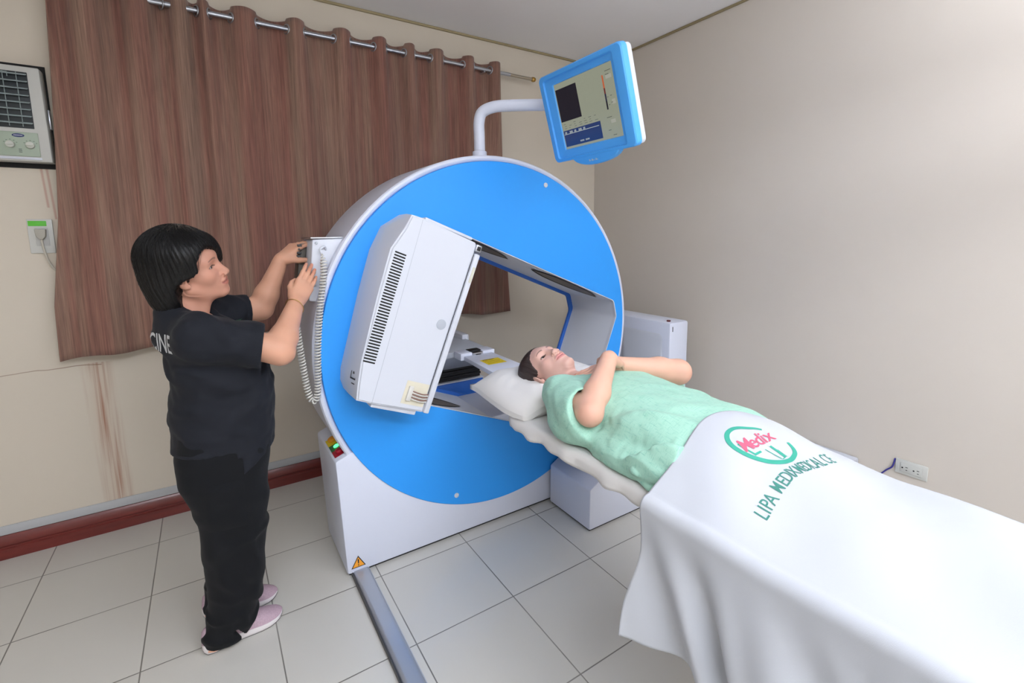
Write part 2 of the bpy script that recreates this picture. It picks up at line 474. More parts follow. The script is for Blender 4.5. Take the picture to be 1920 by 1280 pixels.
M_cord = mat('cord_white', (214, 212, 206), .45)
M_sheet = mat('white_cotton', (190, 193, 199), .85, bump=.12, bscale=900, sheen=.1)
M_pillow = mat('pillow_cotton', (222, 219, 216), .88, bump=.15, bscale=700, sheen=.1)
M_teal = mat('green_print', (58, 160, 138), .8)
M_teal2 = mat('dark_green_print', (62, 128, 116), .8)
M_pink = mat('red_print', (226, 92, 118), .8)

# ------------------------------------------------------------------ room
W1, W2, XL, YF = 2.885, 2.634, -2.8, -3.0
def wall_material(name, rgb, stains=False):
    m = mat(name, rgb, .75, spec=.25, var=.025, vscale=1.2, bump=.15, bscale=40)
    if not stains: return m
    nt = m.node_tree; N = nt.nodes; L = nt.links; b = N['Principled BSDF']
    base = b.inputs['Base Color'].links[0].from_socket
    tc = N.new('ShaderNodeTexCoord'); sp = N.new('ShaderNodeSeparateXYZ'); L.new(tc.outputs['Object'], sp.inputs[0])
    def mth(op, a, b_=None, c_=None, clamp=False):
        n = N.new('ShaderNodeMath'); n.operation = op; n.use_clamp = clamp
        for i, v in enumerate((a, b_, c_)):
            if v is None: continue
            if isinstance(v, (int, float)): n.inputs[i].default_value = v
            else: L.new(v, n.inputs[i])
        return n.outputs[0]
    X, Z = sp.outputs['X'], sp.outputs['Z']
    def streaks(sx, sz, lo, hi):
        mp = N.new('ShaderNodeMapping'); mp.inputs['Scale'].default_value = (sx, 1, sz); L.new(tc.outputs['Object'], mp.inputs[0])
        n = N.new('ShaderNodeTexNoise'); n.inputs['Scale'].default_value = 1; n.inputs['Detail'].default_value = 6; L.new(mp.outputs[0], n.inputs['Vector'])
        r = N.new('ShaderNodeMapRange'); r.inputs['From Min'].default_value = lo; r.inputs['From Max'].default_value = hi; L.new(n.outputs['Fac'], r.inputs['Value'])
        return r.outputs[0]
    def band(v, c, wd, soft):
        d = mth('ABSOLUTE', mth('SUBTRACT', v, c)); return mth('DIVIDE', mth('SUBTRACT', wd+soft, d), soft, clamp=True)
    def stain(col, mask, cur):
        mx = N.new('ShaderNodeMix'); mx.data_type = 'RGBA'; L.new(mask, mx.inputs['Factor']); L.new(cur, mx.inputs['A']); mx.inputs['B'].default_value = lin(col)+(1,)
        return mx.outputs['Result']
    # broad rust run under the crack
    ctr = mth('ADD', mth('MULTIPLY', Z, -.035), -.445)
    bx = band(X, ctr, .010, .055); bz = mth('MULTIPLY', mth('LESS_THAN', Z, .838), mth('GREATER_THAN', Z, .13))
    m1 = mth('MULTIPLY', mth('MULTIPLY', bx, bz), mth('MULTIPLY', streaks(90, 2.5, .42, .72), .75))
    m1b = mth('MULTIPLY', mth('MULTIPLY', bx, bz), .16)
    cur = stain((176, 132, 100), m1b, base)
    cur = stain((158, 96, 66), m1, cur)
    # thin red drip lines beside the air conditioner
    for cx_, z0, z1 in ((-.548, 1.50, 1.72), (-.566, 1.55, 1.72)):
        mk = mth('MULTIPLY', mth('MULTIPLY', band(X, mth('ADD', mth('MULTIPLY', Z, -.04), cx_+.066), .002, .004), mth('MULTIPLY', mth('GREATER_THAN', Z, z0), mth('LESS_THAN', Z, z1))), .45)
        cur = stain((178, 104, 88), mk, cur)
    # hairline plaster crack
    nz = N.new('ShaderNodeTexNoise'); nz.inputs['Scale'].default_value = 6; L.new(tc.outputs['Object'], nz.inputs['Vector'])
    zc = mth('ADD', .831, mth('MULTIPLY', mth('SUBTRACT', nz.outputs['Fac'], .5), .03))
    zc = mth('ADD', zc, mth('MULTIPLY', mth('ADD', X, .47), .015))
    fade = mth('MULTIPLY', mth('LESS_THAN', X, -.455), mth('DIVIDE', mth('ADD', X, 1.9), 1.45, clamp=True))
    mk = mth('MULTIPLY', mth('MULTIPLY', band(Z, zc, .0008, .002), fade), .75)
    cur = stain((132, 96, 72), mk, cur)
    L.new(cur, b.inputs['Base Color'])
    return m
M_wall_back = wall_material('wall_cream_back', (216, 206, 190), True)
M_wall_r = wall_material('wall_cream_right', (216, 207, 196))
M_ceil = mat('ceiling_paint', (244, 242, 243), .8, var=.02, vscale=2)
def floor_mat():
    m = mat('ceramic_tile', (196, 196, 192), .30, spec=.5, coat=.15)
    nt = m.node_tree; N = nt.nodes; L = nt.links; b = N['Principled BSDF']
    tc = N.new('ShaderNodeTexCoord'); sp = N.new('ShaderNodeSeparateXYZ'); L.new(tc.outputs['Object'], sp.inputs[0])
    def mth(op, a, b_=None, clamp=False):
        n = N.new('ShaderNodeMath'); n.operation = op; n.use_clamp = clamp
        for i, v in enumerate((a, b_)):
            if v is None: continue
            if isinstance(v, (int, float)): n.inputs[i].default_value = v
            else: L.new(v, n.inputs[i])
        return n.outputs[0]
    def joint(s, off):
        t = mth('MODULO', mth('ADD', mth('SUBTRACT', s, off), 40.0), .4); d = mth('MINIMUM', t, mth('SUBTRACT', .4, t))
        return mth('DIVIDE', mth('SUBTRACT', .0026, d), .0012, clamp=True)
    def cell(s, off): return mth('FLOOR', mth('DIVIDE', mth('ADD', mth('SUBTRACT', s, off), 40.0), .4))
    jx = joint(sp.outputs['X'], .106); jy = joint(sp.outputs['Y'], 1.031); g = mth('MAXIMUM', jx, jy)
    nz = N.new('ShaderNodeTexNoise'); nz.inputs['Scale'].default_value = 3.0; L.new(tc.outputs['Object'], nz.inputs['Vector'])
    cmb = N.new('ShaderNodeCombineXYZ'); L.new(cell(sp.outputs['X'], .106), cmb.inputs[0]); L.new(cell(sp.outputs['Y'], 1.031), cmb.inputs[1])
    wn = N.new('ShaderNodeTexWhiteNoise'); L.new(cmb.outputs[0], wn.inputs['Vector'])
    v = mth('ADD', .965, mth('ADD', mth('MULTIPLY', wn.outputs['Value'], .03), mth('MULTIPLY', nz.outputs['Fac'], .04)))
    mx = N.new('ShaderNodeMix'); mx.data_type = 'RGBA'; mx.blend_type = 'MULTIPLY'; mx.inputs['Factor'].default_value = 1
    mx.inputs['A'].default_value = lin((204, 201, 193))+(1,); L.new(v, mx.inputs['B'])
    m2 = N.new('ShaderNodeMix'); m2.data_type = 'RGBA'; L.new(mth('MULTIPLY', g, mth('ADD', .35, mth('MULTIPLY', nz.outputs['Fac'], .9))), m2.inputs['Factor']); L.new(mx.outputs['Result'], m2.inputs['A'])
    m2.inputs['B'].default_value = lin((92, 88, 80))+(1,)
    L.new(m2.outputs['Result'], b.inputs['Base Color'])
    bp = N.new('ShaderNodeBump'); bp.inputs['Strength'].default_value = .4; bp.inputs['Distance'].default_value = .002
    L.new(mth('SUBTRACT', 1, g), bp.inputs['Height']); L.new(bp.outputs[0], b.inputs['Normal'])
    return m
M_floor = floor_mat()
def slab(name, x0, x1, y0, y1, z0, z1, m):
    bm = bmesh.new(); add_box(bm, x0, x1, y0, y1, z0, z1); return struct(bm_obj(name, bm, m))
slab('floor', XL, W2, YF, W1, -.1, 0, M_floor)
slab('ceiling', XL, W2, YF, W1, CEIL, CEIL+.1, M_ceil)
slab('wall_back', XL, W2, W1, W1+.1, 0, CEIL, M_wall_back)
slab('wall_right', W2, W2+.1, YF, W1+.1, 0, CEIL, M_wall_r)
slab('wall_left', XL-.1, XL, YF, W1+.1, 0, CEIL, M_wall_r)
slab('wall_front', XL-.1, W2+.1, YF-.1, YF, 0, CEIL, M_wall_r)
# painted strip above the wooden skirting, skirting with moulded profile
M_strip = mat('grey_strip', (188, 190, 192), .6, var=.03, vscale=6)
M_wood = mat('red_wood', (112, 40, 34), .38, var=.16, vscale=8, vstretch=(1, 6, 6), coat=.2)
bm = bmesh.new(); add_box(bm, XL, W2, W1-.006, W1, .108, .150, .002); struct(bm_obj('trim_1', bm, M_strip))
bm = bmesh.new()
prof = [(W1, 0), (W1-.020, 0), (W1-.020, .045), (W1-.013, .050), (W1-.013, .056), (W1-.018, .062), (W1-.018, .085), (W1-.009, .100), (W1-.006, .106), (W1, .106)]
add_prism(bm, prof, XL, W2, 'X'); struct(bm_obj('baseboard_back', bm, M_wood))
M_bead = mat('tan_bead', (160, 146, 112), .6)
bm = bmesh.new(); add_box(bm, XL, W2, W1-.012, W1, CEIL-.014, CEIL, .003); struct(bm_obj('trim_2', bm, M_bead))
bm = bmesh.new(); add_box(bm, W2-.012, W2, YF, W1-.012, CEIL-.014, CEIL, .003); struct(bm_obj('trim_3', bm, M_bead))
# ceiling panels behind the camera, plus added uplights in place of bounced flash
M_diff = mat('lamp_diffuser', (245, 245, 245), .5, emit=(255, 252, 246), estr=1.5)
for i, (lx, ly, lz, pw, down) in enumerate(LAMPS_AND_BOUNCE):
    if down:
        t = thing('ceiling_light', (lx, ly, CEIL), 'white rectangular ceiling light behind the viewer, ' + ('towards the left', 'towards the right')[i], 'light', 'ceiling lights')
        bm = bmesh.new(); add_box(bm, lx-.62, lx+.62, ly-.29, ly+.29, CEIL-.02, CEIL-.0005, .004); bm_obj('lamp_housing', bm, M_white2, t)
        bm = bmesh.new(); add_box(bm, lx-.58, lx+.58, ly-.26, ly+.26, CEIL-.030, CEIL-.0205, .003); bm_obj('diffuser', bm, M_diff, t)
    else:  # made-up fitting around the flash-bounce light
        t = thing('bounce_uplight', (lx, ly, CEIL), 'added white uplight standing in for bounced flash, unseen behind the viewer, ' + ('nearer the middle of the room', 'nearer the right wall')[i-2], 'light', 'added bounce uplights')
        bm = bmesh.new(); add_prism(bm, [(lx-.36, lz-.07), (lx+.36, lz-.07), (lx+.42, lz-.02), (lx-.42, lz-.02)], ly-.22, ly+.22, 'Y', bev=.006); bm_obj('bounce_tray', bm, M_white2, t)
        for dx in (-.4, .4):
            bm = bmesh.new(); add_cyl(bm, (lx+dx, ly, lz-.03), (lx+dx, ly, CEIL), .003, 8); bm_obj('bounce_rod', bm, M_metal, t)

# ------------------------------------------------------------------ gamma camera gantry
CX, CZ, RO = 1.143, .929, .833
YD, YB = 1.888, 2.28
A22 = math.radians(22); U2 = (math.cos(A22), -math.sin(A22)); V2 = (math.sin(A22), math.cos(A22))
def uv(u, v): return (CX+u*U2[0]+v*V2[0], CZ+u*U2[1]+v*V2[1])
def uvy(u, v, y): p = uv(u, v); return Vector((p[0], y, p[1]))
G = thing('gamma_camera', (CX, 2.08, 0), 'large round blue and white gamma camera scanner standing behind the patient table', 'medical scanner')
def circle(r, n=160): return [(CX+r*math.cos(2*PI*k/n), CZ+r*math.sin(2*PI*k/n)) for k in range(n)]
def opening(g=0.0):
    a, b = .690-g, .376-g
    P = [(-a+.075, -b+.07), (-a+.075, b-.07), (-a+.13, b-.02), (-a+.16, b), (a-.055, b), (a, b-.075), (a, -b+.075), (a-.055, -b), (-a+.13, -b)]
    # round each corner
    out = []
    n = len(P)
    for i in range(n):
        p0, p, p1 = Vector(P[i-1]), Vector(P[i]), Vector(P[(i+1) % n]); r = .014
        a_ = p+(p0-p).normalized()*r; b_ = p+(p1-p).normalized()*r
        for k in range(5):
            t = k/4; q = a_*(1-t)**2+p*2*t*(1-t)+b_*t*t; out.append(uv(q.x, q.y))
    return out
bm = bmesh.new()
prof = [(.807, 1.905), (.812, 1.899), (.820, 1.896), (.828, 1.899), (.833, 1.907), (.8335, 1.93), (.835, 2.26), (.828, 2.276), (.81, 2.280), (.79, 2.280), (.79, 2.262), (.80, 1.92)]
lathe(bm, prof, (CX, CZ)); bm_obj('gantry_shell', bm, M_white, G, 30)
plate_with_hole('front_panel', circle(.806), opening(-.004), YD, YD+.03, M_blue, G, .003)
plate_with_hole('rear_panel', circle(.80), opening(.016), 2.262, 2.277, M_dblue, G, .002)
# tunnel wall
bm = bmesh.new(); op = opening(-.003); op2 = opening(-.003); n = len(op)
ya = [YD+.004, 2.262]
rings = [[bm.verts.new((p[0], y, p[1])) for p in op] for y in ya]
for k in range(n): bm.faces.new((rings[0][k], rings[0][(k+1) % n], rings[1][(k+1) % n], rings[1][k]))
bm_obj('tunnel_liner', bm, M_tunnel, G, 25)
# thin white edging around the opening
bm = bmesh.new(); o1, o2 = opening(-.004), opening(-.0008)
r1 = [bm.verts.new((p[0], YD-.0005, p[1])) for p in o1]; r2 = [bm.verts.new((p[0], YD-.0005, p[1])) for p in o2]
r3 = [bm.verts.new((p[0], YD+.02, p[1])) for p in o2]
for k in range(n):
    j = (k+1) % n; bm.faces.new((r1[k], r1[j], r2[j], r2[k])); bm.faces.new((r2[k], r2[j], r3[j], r3[k]))
bm_obj('opening_edge', bm, M_white2, G, 25)
# lens-shaped guide slots in the tunnel roof and floor
def slot(u0, u1, v, yc, hw, name='guide_slot'):
    bm = bmesh.new(); N_ = 24
    s = -1 if v > 0 else 1
    up, lo_ = [], []
    for k in range(N_+1):
        t = -1+2*k/N_; u = (u0+u1)/2+t*(u1-u0)/2; w_ = hw*(1-abs(t)**2.6)
        up.append((u, yc+w_)); lo_.append((u, yc-w_))
    loop = up+lo_[::-1][1:-1]
    add_poly(bm, [uvy(a, v+s*.0015, b) for a, b in loop], 0)
    inn = [((u0+u1)/2+(a-(u0+u1)/2)*.95, yc-.012+(b-yc)*.80) for a, b in loop]
    add_poly(bm, [uvy(a, v+s*.0022, b) for a, b in inn], 1)
    bm_obj(name, bm, [M_dark, M_tun_in], G, 10)
M_tun_in = mat('slot_inside', (104, 96, 90), .5)
for v in (.376, -.376):
    slot(.115, .600, v, 1.990, .082); slot(-.50, -.030, v, 1.990, .082)
for u, v in ((-.02, .762), (.034, -.761)):
    p = uv(u, v); bm = bmesh.new(); add_cyl(bm, (p[0], YD-.004, p[1]), (p[0], YD+.002, p[1]), .0115, 20, bev=.002); bm_obj('panel_screw', bm, M_white2, G)
# base
bm = bmesh.new()
prof = [(.387, .012), (.366, .515), (.432, .541), (.52, .545), (1.78, .545), (1.86, .541), (1.92, .515), (1.90, .012)]
add_prism(bm, prof, YD+.006, 2.26, 'Y', bev=.010); bm_obj('gantry_base', bm, M_white, G, 40)
bm = bmesh.new(); add_box(bm, .397, 1.89, YD+.02, 2.25, 0.001, .014); bm_obj('base_plinth', bm, M_black, G)
# emergency panel on the sloping shoulder
t0, t1 = Vector((.366, 0, .515)), Vector((.432, 0, .541)); sl = (t1-t0).normalized(); nrm = Vector((-sl.z, 0, sl.x))
def shp(a, y, h=0.0): q = t0+sl*a+nrm*h; return Vector((q.x, y, q.z))
ctl = bm_obj('button_panel', (lambda b: (add_quad(b, [shp(.008, 1.925, .0015), shp(.062, 1.925, .0015), shp(.062, 1.985, .0015), shp(.008, 1.985, .0015)], 0),
    add_quad(b, [shp(.008, 1.985, .0015), shp(.062, 1.985, .0015), shp(.062, 2.045, .0015), shp(.008, 2.045, .0015)], 1),
    add_quad(b, [shp(.008, 2.045, .0015), shp(.062, 2.045, .0015), shp(.062, 2.115, .0015), shp(.008, 2.115, .0015)], 2)) and b)(bmesh.new()), [M_red, M_green, M_yel], G)
M_glow = mat('green_lamp', (60, 230, 120), .4, emit=(90, 255, 150), estr=2.0)
for y, m_, nm, r_ in ((1.955, M_red, 'stop_button', .016), (2.015, M_glow, 'green_indicator', .012), (2.085, M_org, 'orange_button', .018)):
    bm = bmesh.new(); add_cyl(bm, shp(.036, y, .0015), shp(.036, y, .016 if r_ > .013 else .008), r_, 20, bev=.003); bm_obj(nm, bm, m_, ctl)
# warning triangle
bm = bmesh.new(); yl = YD+.0045; tx, tz, s_ = .432, .052, .030
wt = bm_obj('warning_label', (lambda b: (add_poly(b, [(tx-s_, yl, tz-s_*.58), (tx+s_, yl, tz-s_*.58), (tx, yl, tz+s_*1.15)], 0),
     add_poly(b, [(tx-s_*.80, yl-.0006, tz-s_*.46), (tx+s_*.80, yl-.0006, tz-s_*.46), (tx, yl-.0006, tz+s_*.92)], 1)) and b)(bmesh.new()), [M_black, M_org], G)
bm.free()
bm = bmesh.new(); add_poly(bm, [(tx-.0018, yl-.0012, tz-.001), (tx+.0018, yl-.0012, tz-.001), (tx+.0032, yl-.0012, tz+.019), (tx-.0032, yl-.0012, tz+.019)]); add_box(bm, tx-.0022, tx+.0022, yl-.0014, yl-.001, tz-.0095, tz-.0045)
bm_obj('exclamation_mark', bm, M_black, wt)

# detector head: loft of a front outline into a slightly different rear outline
YFt = 1.700
Fo = [(-.660, .333), (-.668, .276), (-.693, .189), (-.682, .0), (-.661, -.232), (-.645, -.317), (-.632, -.374), (-.575, -.376), (-.366, -.372), (-.366, .322), (-.375, .332), (-.613, .338)]
Re = [(-.645, .346), (-.700, .275), (-.712, .171), (-.700, .0), (-.668, -.300), (-.655, -.345), (-.632, -.376), (-.575, -.376), (-.366, -.372), (-.366, .322), (-.375, .332), (-.613, .346)]
D = bmesh.new()
fv = [D.verts.new(uvy(a, b, YFt)) for a, b in Fo]; rv = [D.verts.new(uvy(a-.004, b, 1.80)) for a, b in Re]; bv = [D.verts.new(uvy(a, b, 2.10)) for a, b in Re]
n = len(Fo)
D.faces.new(fv[::-1]); D.faces.new(bv)
for A_, B_ in ((fv, rv), (rv, bv)):
    for k in range(n): D.faces.new((A_[k], A_[(k+1) % n], B_[(k+1) % n], B_[k]))
bmesh.ops.recalc_face_normals(D, faces=D.faces[:])
bmesh.ops.bevel(D, geom=[e for e in D.edges if (e.verts[0] in fv and e.verts[1] in fv)], offset=.006, segments=3, affect='EDGES')
DET = bm_obj('detector_head', D, M_white2, G, 28)
def dbox(name, u0, u1, v0, v1, y0, y1, m, bev=.002, parent=None):
    bm = bmesh.new(); Mx = Matrix(((U2[0], 0, V2[0], CX), (0, 1, 0, 0), (U2[1], 0, V2[1], CZ), (0, 0, 0, 1)))
    add_box(bm, u0, u1, y0, y1, v0, v1, bev, Mx); return bm_obj(name, bm, m, parent or DET)
bm = bmesh.new(); Mx = Matrix(((U2[0], 0, V2[0], CX), (0, 1, 0, 0), (U2[1], 0, V2[1], CZ), (0, 0, 0, 1)))
NV = 38
for k in range(NV):
    t = k/(NV-1); v = .183-t*.412; uc = -.654+t*.019
    sh = Matrix.Translation((uc, 0, v)) @ Matrix.Rotation(0.0, 4, 'Y')
    add_box(bm, -.0225, .0225, YFt-.0012, YFt+.003, -.0029, .0029, .001, Mx @ sh, seg=1)
bm_obj('vent_slots', bm, M_dark, DET)
# seam line, collimator strip with latch and stickers, lower cover
bm = bmesh.new(); add_quad(bm, [uvy(-.616, .333, YFt-.0008), uvy(-.6145, .333, YFt-.0008), uvy(-.5745, -.373, YFt-.0008), uvy(-.5765, -.373, YFt-.0008)]); bm_obj('panel_seam', bm, M_lgrey, DET)
dbox('collimator_edge', -.3655, -.342, -.372, .290, 1.690, 2.10, M_white2, .005)
bm = bmesh.new(); add_quad(bm, [uvy(-.369, .285, YFt-.001), uvy(-.366, .285, YFt-.001), uvy(-.366, -.331, YFt-.001), uvy(-.369, -.331, YFt-.001)]); bm_obj('collimator_gap', bm, M_gdark, DET)
dbox('latch', -.372, -.347, .297, .326, 1.688, 1.75, M_metal, .003)
dbox('latch_hook', -.367, -.352, .303, .320, 1.684, 1.69, M_black, .002)
dbox('lower_cover', -.570, -.385, -.392, -.372, 1.715, 2.08, M_white2, .004)
dbox('upper_cover', -.60, -.385, .338, .350, 1.72, 2.08, M_white2, .004)
bm = bmesh.new(); pc = uv(-.407, -.022); add_cyl(bm, (pc[0], YFt-.0015, pc[1]), (pc[0], YFt+.003, pc[1]), .0205, 28, bev=.001); bm_obj('round_cap', bm, M_lgrey, DET)
M_stk = mat('pale_sticker', (206, 206, 190), .5); M_tape = mat('yellowed_tape', (222, 216, 196), .35)
dbox('sticker', -.358, -.346, .17, .235, 1.6885, 1.6895, M_stk, .0)
dbox('tape_patch', -.468, -.372, -.352, -.262, YFt-.0012, YFt-.0004, M_tape, .0)
dbox('connector', -.455, -.436, -.338, -.280, YFt-.012, YFt-.001, M_cord, .003)
rb = bmesh.new()
for k in range(6):
    v0 = -.298-k*.006
    pts = smooth_path([uvy(-.436, v0, YFt-.006), uvy(-.415, v0-.002, YFt-.012), uvy(-.392, v0-.004, YFt-.010), uvy(-.368, v0-.001, YFt-.005)], 5)
    add_tube(rb, pts, .0026, 6, mi=k % 2)
bm_obj('ribbon_wires', rb, [mat('brown_wire', (140, 110, 100), .5), M_cord], DET)
# small printed certification marks on the lower left bevel
bm = bmesh.new()
def onbev(s, t, off=.001):
    a = uvy(-.650, -.25, YFt); b = uvy(-.680, -.25, 1.80); c = uvy(-.640, -.33, YFt)
    e1 = (b-a); e2 = (c-a); nn = e1.cross(e2).normalized(); nn = nn if nn.x < 0 else -nn
    return a+e1*s+e2*t+nn*off
for s0, t0_, s1, t1_ in ((.30, .1, .34, .75), (.60, .1, .64, .75), (.34, .1, .60, .16), (.34, .68, .60, .75), (.42, .3, .52, .5), (.30, .9, .5, .95), (.30, -.1, .55, -.06)):
    add_quad(bm, [onbev(s0, t0_), onbev(s1, t0_), onbev(s1, t1_), onbev(s0, t1_)])
bm_obj('certification_marks', bm, M_gdark, DET)

# control box on the gantry's left flank, docked connector, coiled cord
CB = None
bm = bmesh.new(); add_prism(bm, [(.318, 1.165), (.350, 1.160), (.475, 1.330), (.475, 1.402), (.345, 1.398)], 1.935, 2.14, 'Y', bev=.006)
CB = bm_obj('control_box', bm, M_white2, G, 40)
bm = bmesh.new(); add_box(bm, .340, .470, 1.94, 2.15, 1.401, 1.407, .002); bm_obj('box_lid', bm, M_metal, CB)
bm = bmesh.new(); add_prism(bm, [(.296, 1.21), (.322, 1.20), (.345, 1.385), (.316, 1.382)], 2.045, 2.13, 'Y', bev=.003); bm_obj('docking_plate', bm, mat('gunmetal', (92, 88, 82), .5, metal=.5), CB)
bm = bmesh.new()
for k in range(5):
    z = 1.375-k*.014; add_box(bm, .306-k*.002, .322-k*.002, 2.03, 2.06, z-.005, z+.005, .001)
    add_cyl(bm, (.312-k*.002, 2.022, z), (.312-k*.002, 2.03, z), .004, 8)
bm_obj('connector_pins', bm, M_gdark, CB)
for z, x in ((1.385, .358), (1.225, .343)):
    bm = bmesh.new(); add_cyl(bm, (x, 1.929, z), (x, 1.937, z), .005, 12, bev=.001); bm_obj('box_screw', bm, M_lgrey, CB)
def coil(pts, R_, r_, pitch, name, parent):
    P = smooth_path(pts, 24); P2 = [P[0]]
    acc = 0; L_ = [0]
    for a, b in zip(P, P[1:]): acc += (b-a).length; L_.append(acc)
    fr = frames(P); step = pitch/10; out = []; s = 0; i = 0
    while s < acc:
        while L_[i+1] < s: i += 1
        t = (s-L_[i])/max(L_[i+1]-L_[i], 1e-9); p = P[i].lerp(P[i+1], t); n_, b_ = fr[i][0].lerp(fr[i+1][0], t), fr[i][1].lerp(fr[i+1][1], t)
        a = 2*PI*s/pitch; e = min(1, s/.03, (acc-s)/.03); out.append(p+(n_*math.cos(a)+b_*math.sin(a))*R_*e); s += step
    bm = bmesh.new(); add_tube(bm, out, r_, 6); return bm_obj(name, bm, M_cord, parent, 80)
coil([(.372, 1.915, 1.345), (.374, 1.905, 1.31), (.368, 1.895, 1.25), (.345, 1.89, 1.12), (.330, 1.89, .98), (.322, 1.885, .86), (.315, 1.888, .80), (.300, 1.895, .785), (.287, 1.905, .82), (.277, 1.915, .92), (.268, 1.92, 1.04), (.262, 1.92, 1.13)], .0105, .0032, .0115, 'coiled_cord', G)
bm = bmesh.new(); add_tube(bm, smooth_path([(.262, 1.92, 1.13), (.258, 1.925, 1.16), (.275, 1.945, 1.20), (.298, 1.99, 1.235)], 6), .003, 8); bm_obj('cord_lead', bm, M_cord, G)
bm = bmesh.new(); add_tube(bm, smooth_path([(.372, 1.915, 1.345), (.368, 1.918, 1.362), (.385, 1.925, 1.372), (.392, 1.937, 1.358)], 6), .0045, 8); bm_obj('cord_plug', bm, M_white2, G)

# monitor arm
bm = bmesh.new()
arm = smooth_path([(1.118, 2.01, 1.745), (1.118, 2.01, 1.86), (1.118, 2.01, 1.925), (1.128, 1.995, 1.968), (1.168, 1.955, 1.988), (1.23, 1.90, 1.990), (1.33, 1.81, 1.985), (1.40, 1.73, 1.975), (1.435, 1.66, 1.955), (1.425, 1.58, 1.93), (1.385, 1.53, 1.91)], 8)
add_tube(bm, arm, .0255, 24); ARM = bm_obj('monitor_arm', bm, M_white, G, 60)
bm = bmesh.new(); add_cyl(bm, (1.118, 2.01, 1.745), (1.118, 2.01, 1.795), .033, 28, bev=.004); bm_obj('arm_collar', bm, M_white, ARM)
bm = bmesh.new(); add_tube(bm, [(1.118, 2.01, 1.7955), (1.118, 2.01, 1.7975)], .0262, 24); bm_obj('collar_gap', bm, M_lgrey, ARM)
# monitor
mc = Vector((1.289, 1.479, 1.887)); th = .281
mR = Vector((0, -1, 0)); mU = Vector((-math.sin(th), 0, math.cos(th))); mN = Vector((-math.cos(th), 0, -math.sin(th)))
MM = Matrix(((mR.x, mU.x, mN.x, mc.x), (mR.y, mU.y, mN.y, mc.y), (mR.z, mU.z, mN.z, mc.z), (0, 0, 0, 1)))
MON = bpy.data.objects.new('monitor', None)
def rrect(w_, h_, r, n=6):
    out = []
    for cx_, cy_, a0 in ((w_/2-r, h_/2-r, 0), (-w_/2+r, h_/2-r, PI/2), (-w_/2+r, -h_/2+r, PI), (w_/2-r, -h_/2+r, 1.5*PI)):
        for k in range(n+1):
            a = a0+PI/2*k/n; out.append((cx_+r*math.cos(a), cy_+r*math.sin(a)))
    return out
def loft_loops(bm, loops, M, cap0=True, cap1=True, mi=0):
    R_ = [[bm.verts.new(M @ Vector(p)) for p in L_] for L_ in loops]
    for A_, B_ in zip(R_, R_[1:]):
        for k in range(len(A_)):
            f = bm.faces.new((A_[k], A_[(k+1) % len(A_)], B_[(k+1) % len(A_)], B_[k])); f.material_index = mi
    if cap0: bm.faces.new(R_[0][::-1]).material_index = mi
    if cap1: bm.faces.new(R_[-1]).material_index = mi
def lp(w_, h_, r, z, dx=0, dy=0): return [(x+dx, y+dy, z) for x, y in rrect(w_, h_, r)]
bm = bmesh.new()
loft_loops(bm, [lp(.470, .347, .018, -.034), lp(.476, .353, .02, -.030), lp(.476, .353, .02, -.006), lp(.468, .345, .02, -.001), lp(.455, .332, .02, 0.0),
                lp(.405, .322, .012, 0.0, -.008, -.003), lp(.400, .316, .012, -.008, -.008, -.003), lp(.340, .266, .006, -.012, .002, 0), lp(.334, .260, .004, -.018, .002, 0)], MM)
MON = bm_obj('monitor', bm, M_blue2, G, 30)
bm = bmesh.new(); loft_loops(bm, [lp(.38, .27, .02, -.075), lp(.44, .32, .02, -.066), lp(.468, .345, .02, -.056), lp(.470, .347, .02, -.0345)], MM); bm_obj('monitor_back', bm, M_white2, MON, 30)
bm = bmesh.new(); pts = []
for k in range(13):
    a = PI+PI*k/12; pts.append((.010+.135*math.cos(a), -.170+.042*math.sin(a)))
loft_loops(bm, [[(x, y, -.03) for x, y in pts], [(x, y, -.008) for x, y in pts], [(.010+(x-.01)*.96, -.17+(y+.17)*.9, -.002) for x, y in pts]], MM); LIP = bm_obj('control_lip', bm, M_blue2, MON, 30)
def mq(bm, x0, y0, x1, y1, z, mi): add_quad(bm, [MM @ Vector(p) for p in ((x0, y0, z), (x1, y0, z), (x1, y1, z), (x0, y1, z))], mi)
bm = bmesh.new()
for k, wd in enumerate((.007, .004, .009, .004, .004, .007, .005)):
    x = -.024+k*.0078; mq(bm, x, -.196, x+wd*.75, -.191-(.003 if k in (0, 2, 5) else 0)*-1, -.0012, 0)
bm_obj('maker_badge', bm, M_white2, LIP)
def emis(name, c, s=1.0):
    return mat(name, (0, 0, 0), .25, emit=c, estr=s)
E_bg = emis('screen_grey', (150, 154, 136), .85); E_blk = emis('screen_black', (30, 30, 40), .8); E_blu = emis('screen_navy', (36, 52, 100), .9)
E_txt = emis('screen_text', (84, 86, 80), .9); E_lt = emis('screen_light', (168, 176, 176), .9); E_o = emis('screen_orange', (190, 96, 60), .9); E_r = emis('screen_red', (104, 44, 44), .9); E_n = emis('screen_deep', (36, 38, 62), .9)
E_bx = emis('screen_box', (164, 164, 152), .9)
bm = bmesh.new(); z0 = -.0172; z1 = z0+.0004; z2 = z1+.0004
mq(bm, -.165, -.130, .169, .130, z0, 0)
mq(bm, -.161, -.020, -.033, .108, z1, 1); mq(bm, -.161, -.121, .062, -.056, z1, 2); mq(bm, -.158, -.0725, .052, -.0700, z2, 4)
for (a, b, mi) in ((.088, .058, 5), (.058, .036, 5), (.036, .012, 6), (.012, -.03, 7)):
    pass
segs = [(.095, .070, 3+5), (.070, .050, 5), (.050, .030, 6), (.030, .004, 7), (.004, -.026, 1)]
for a, b, mi in segs: mq(bm, .109, b, .1165, a, z1, 5 if mi == 8 else mi)
random.seed(3)
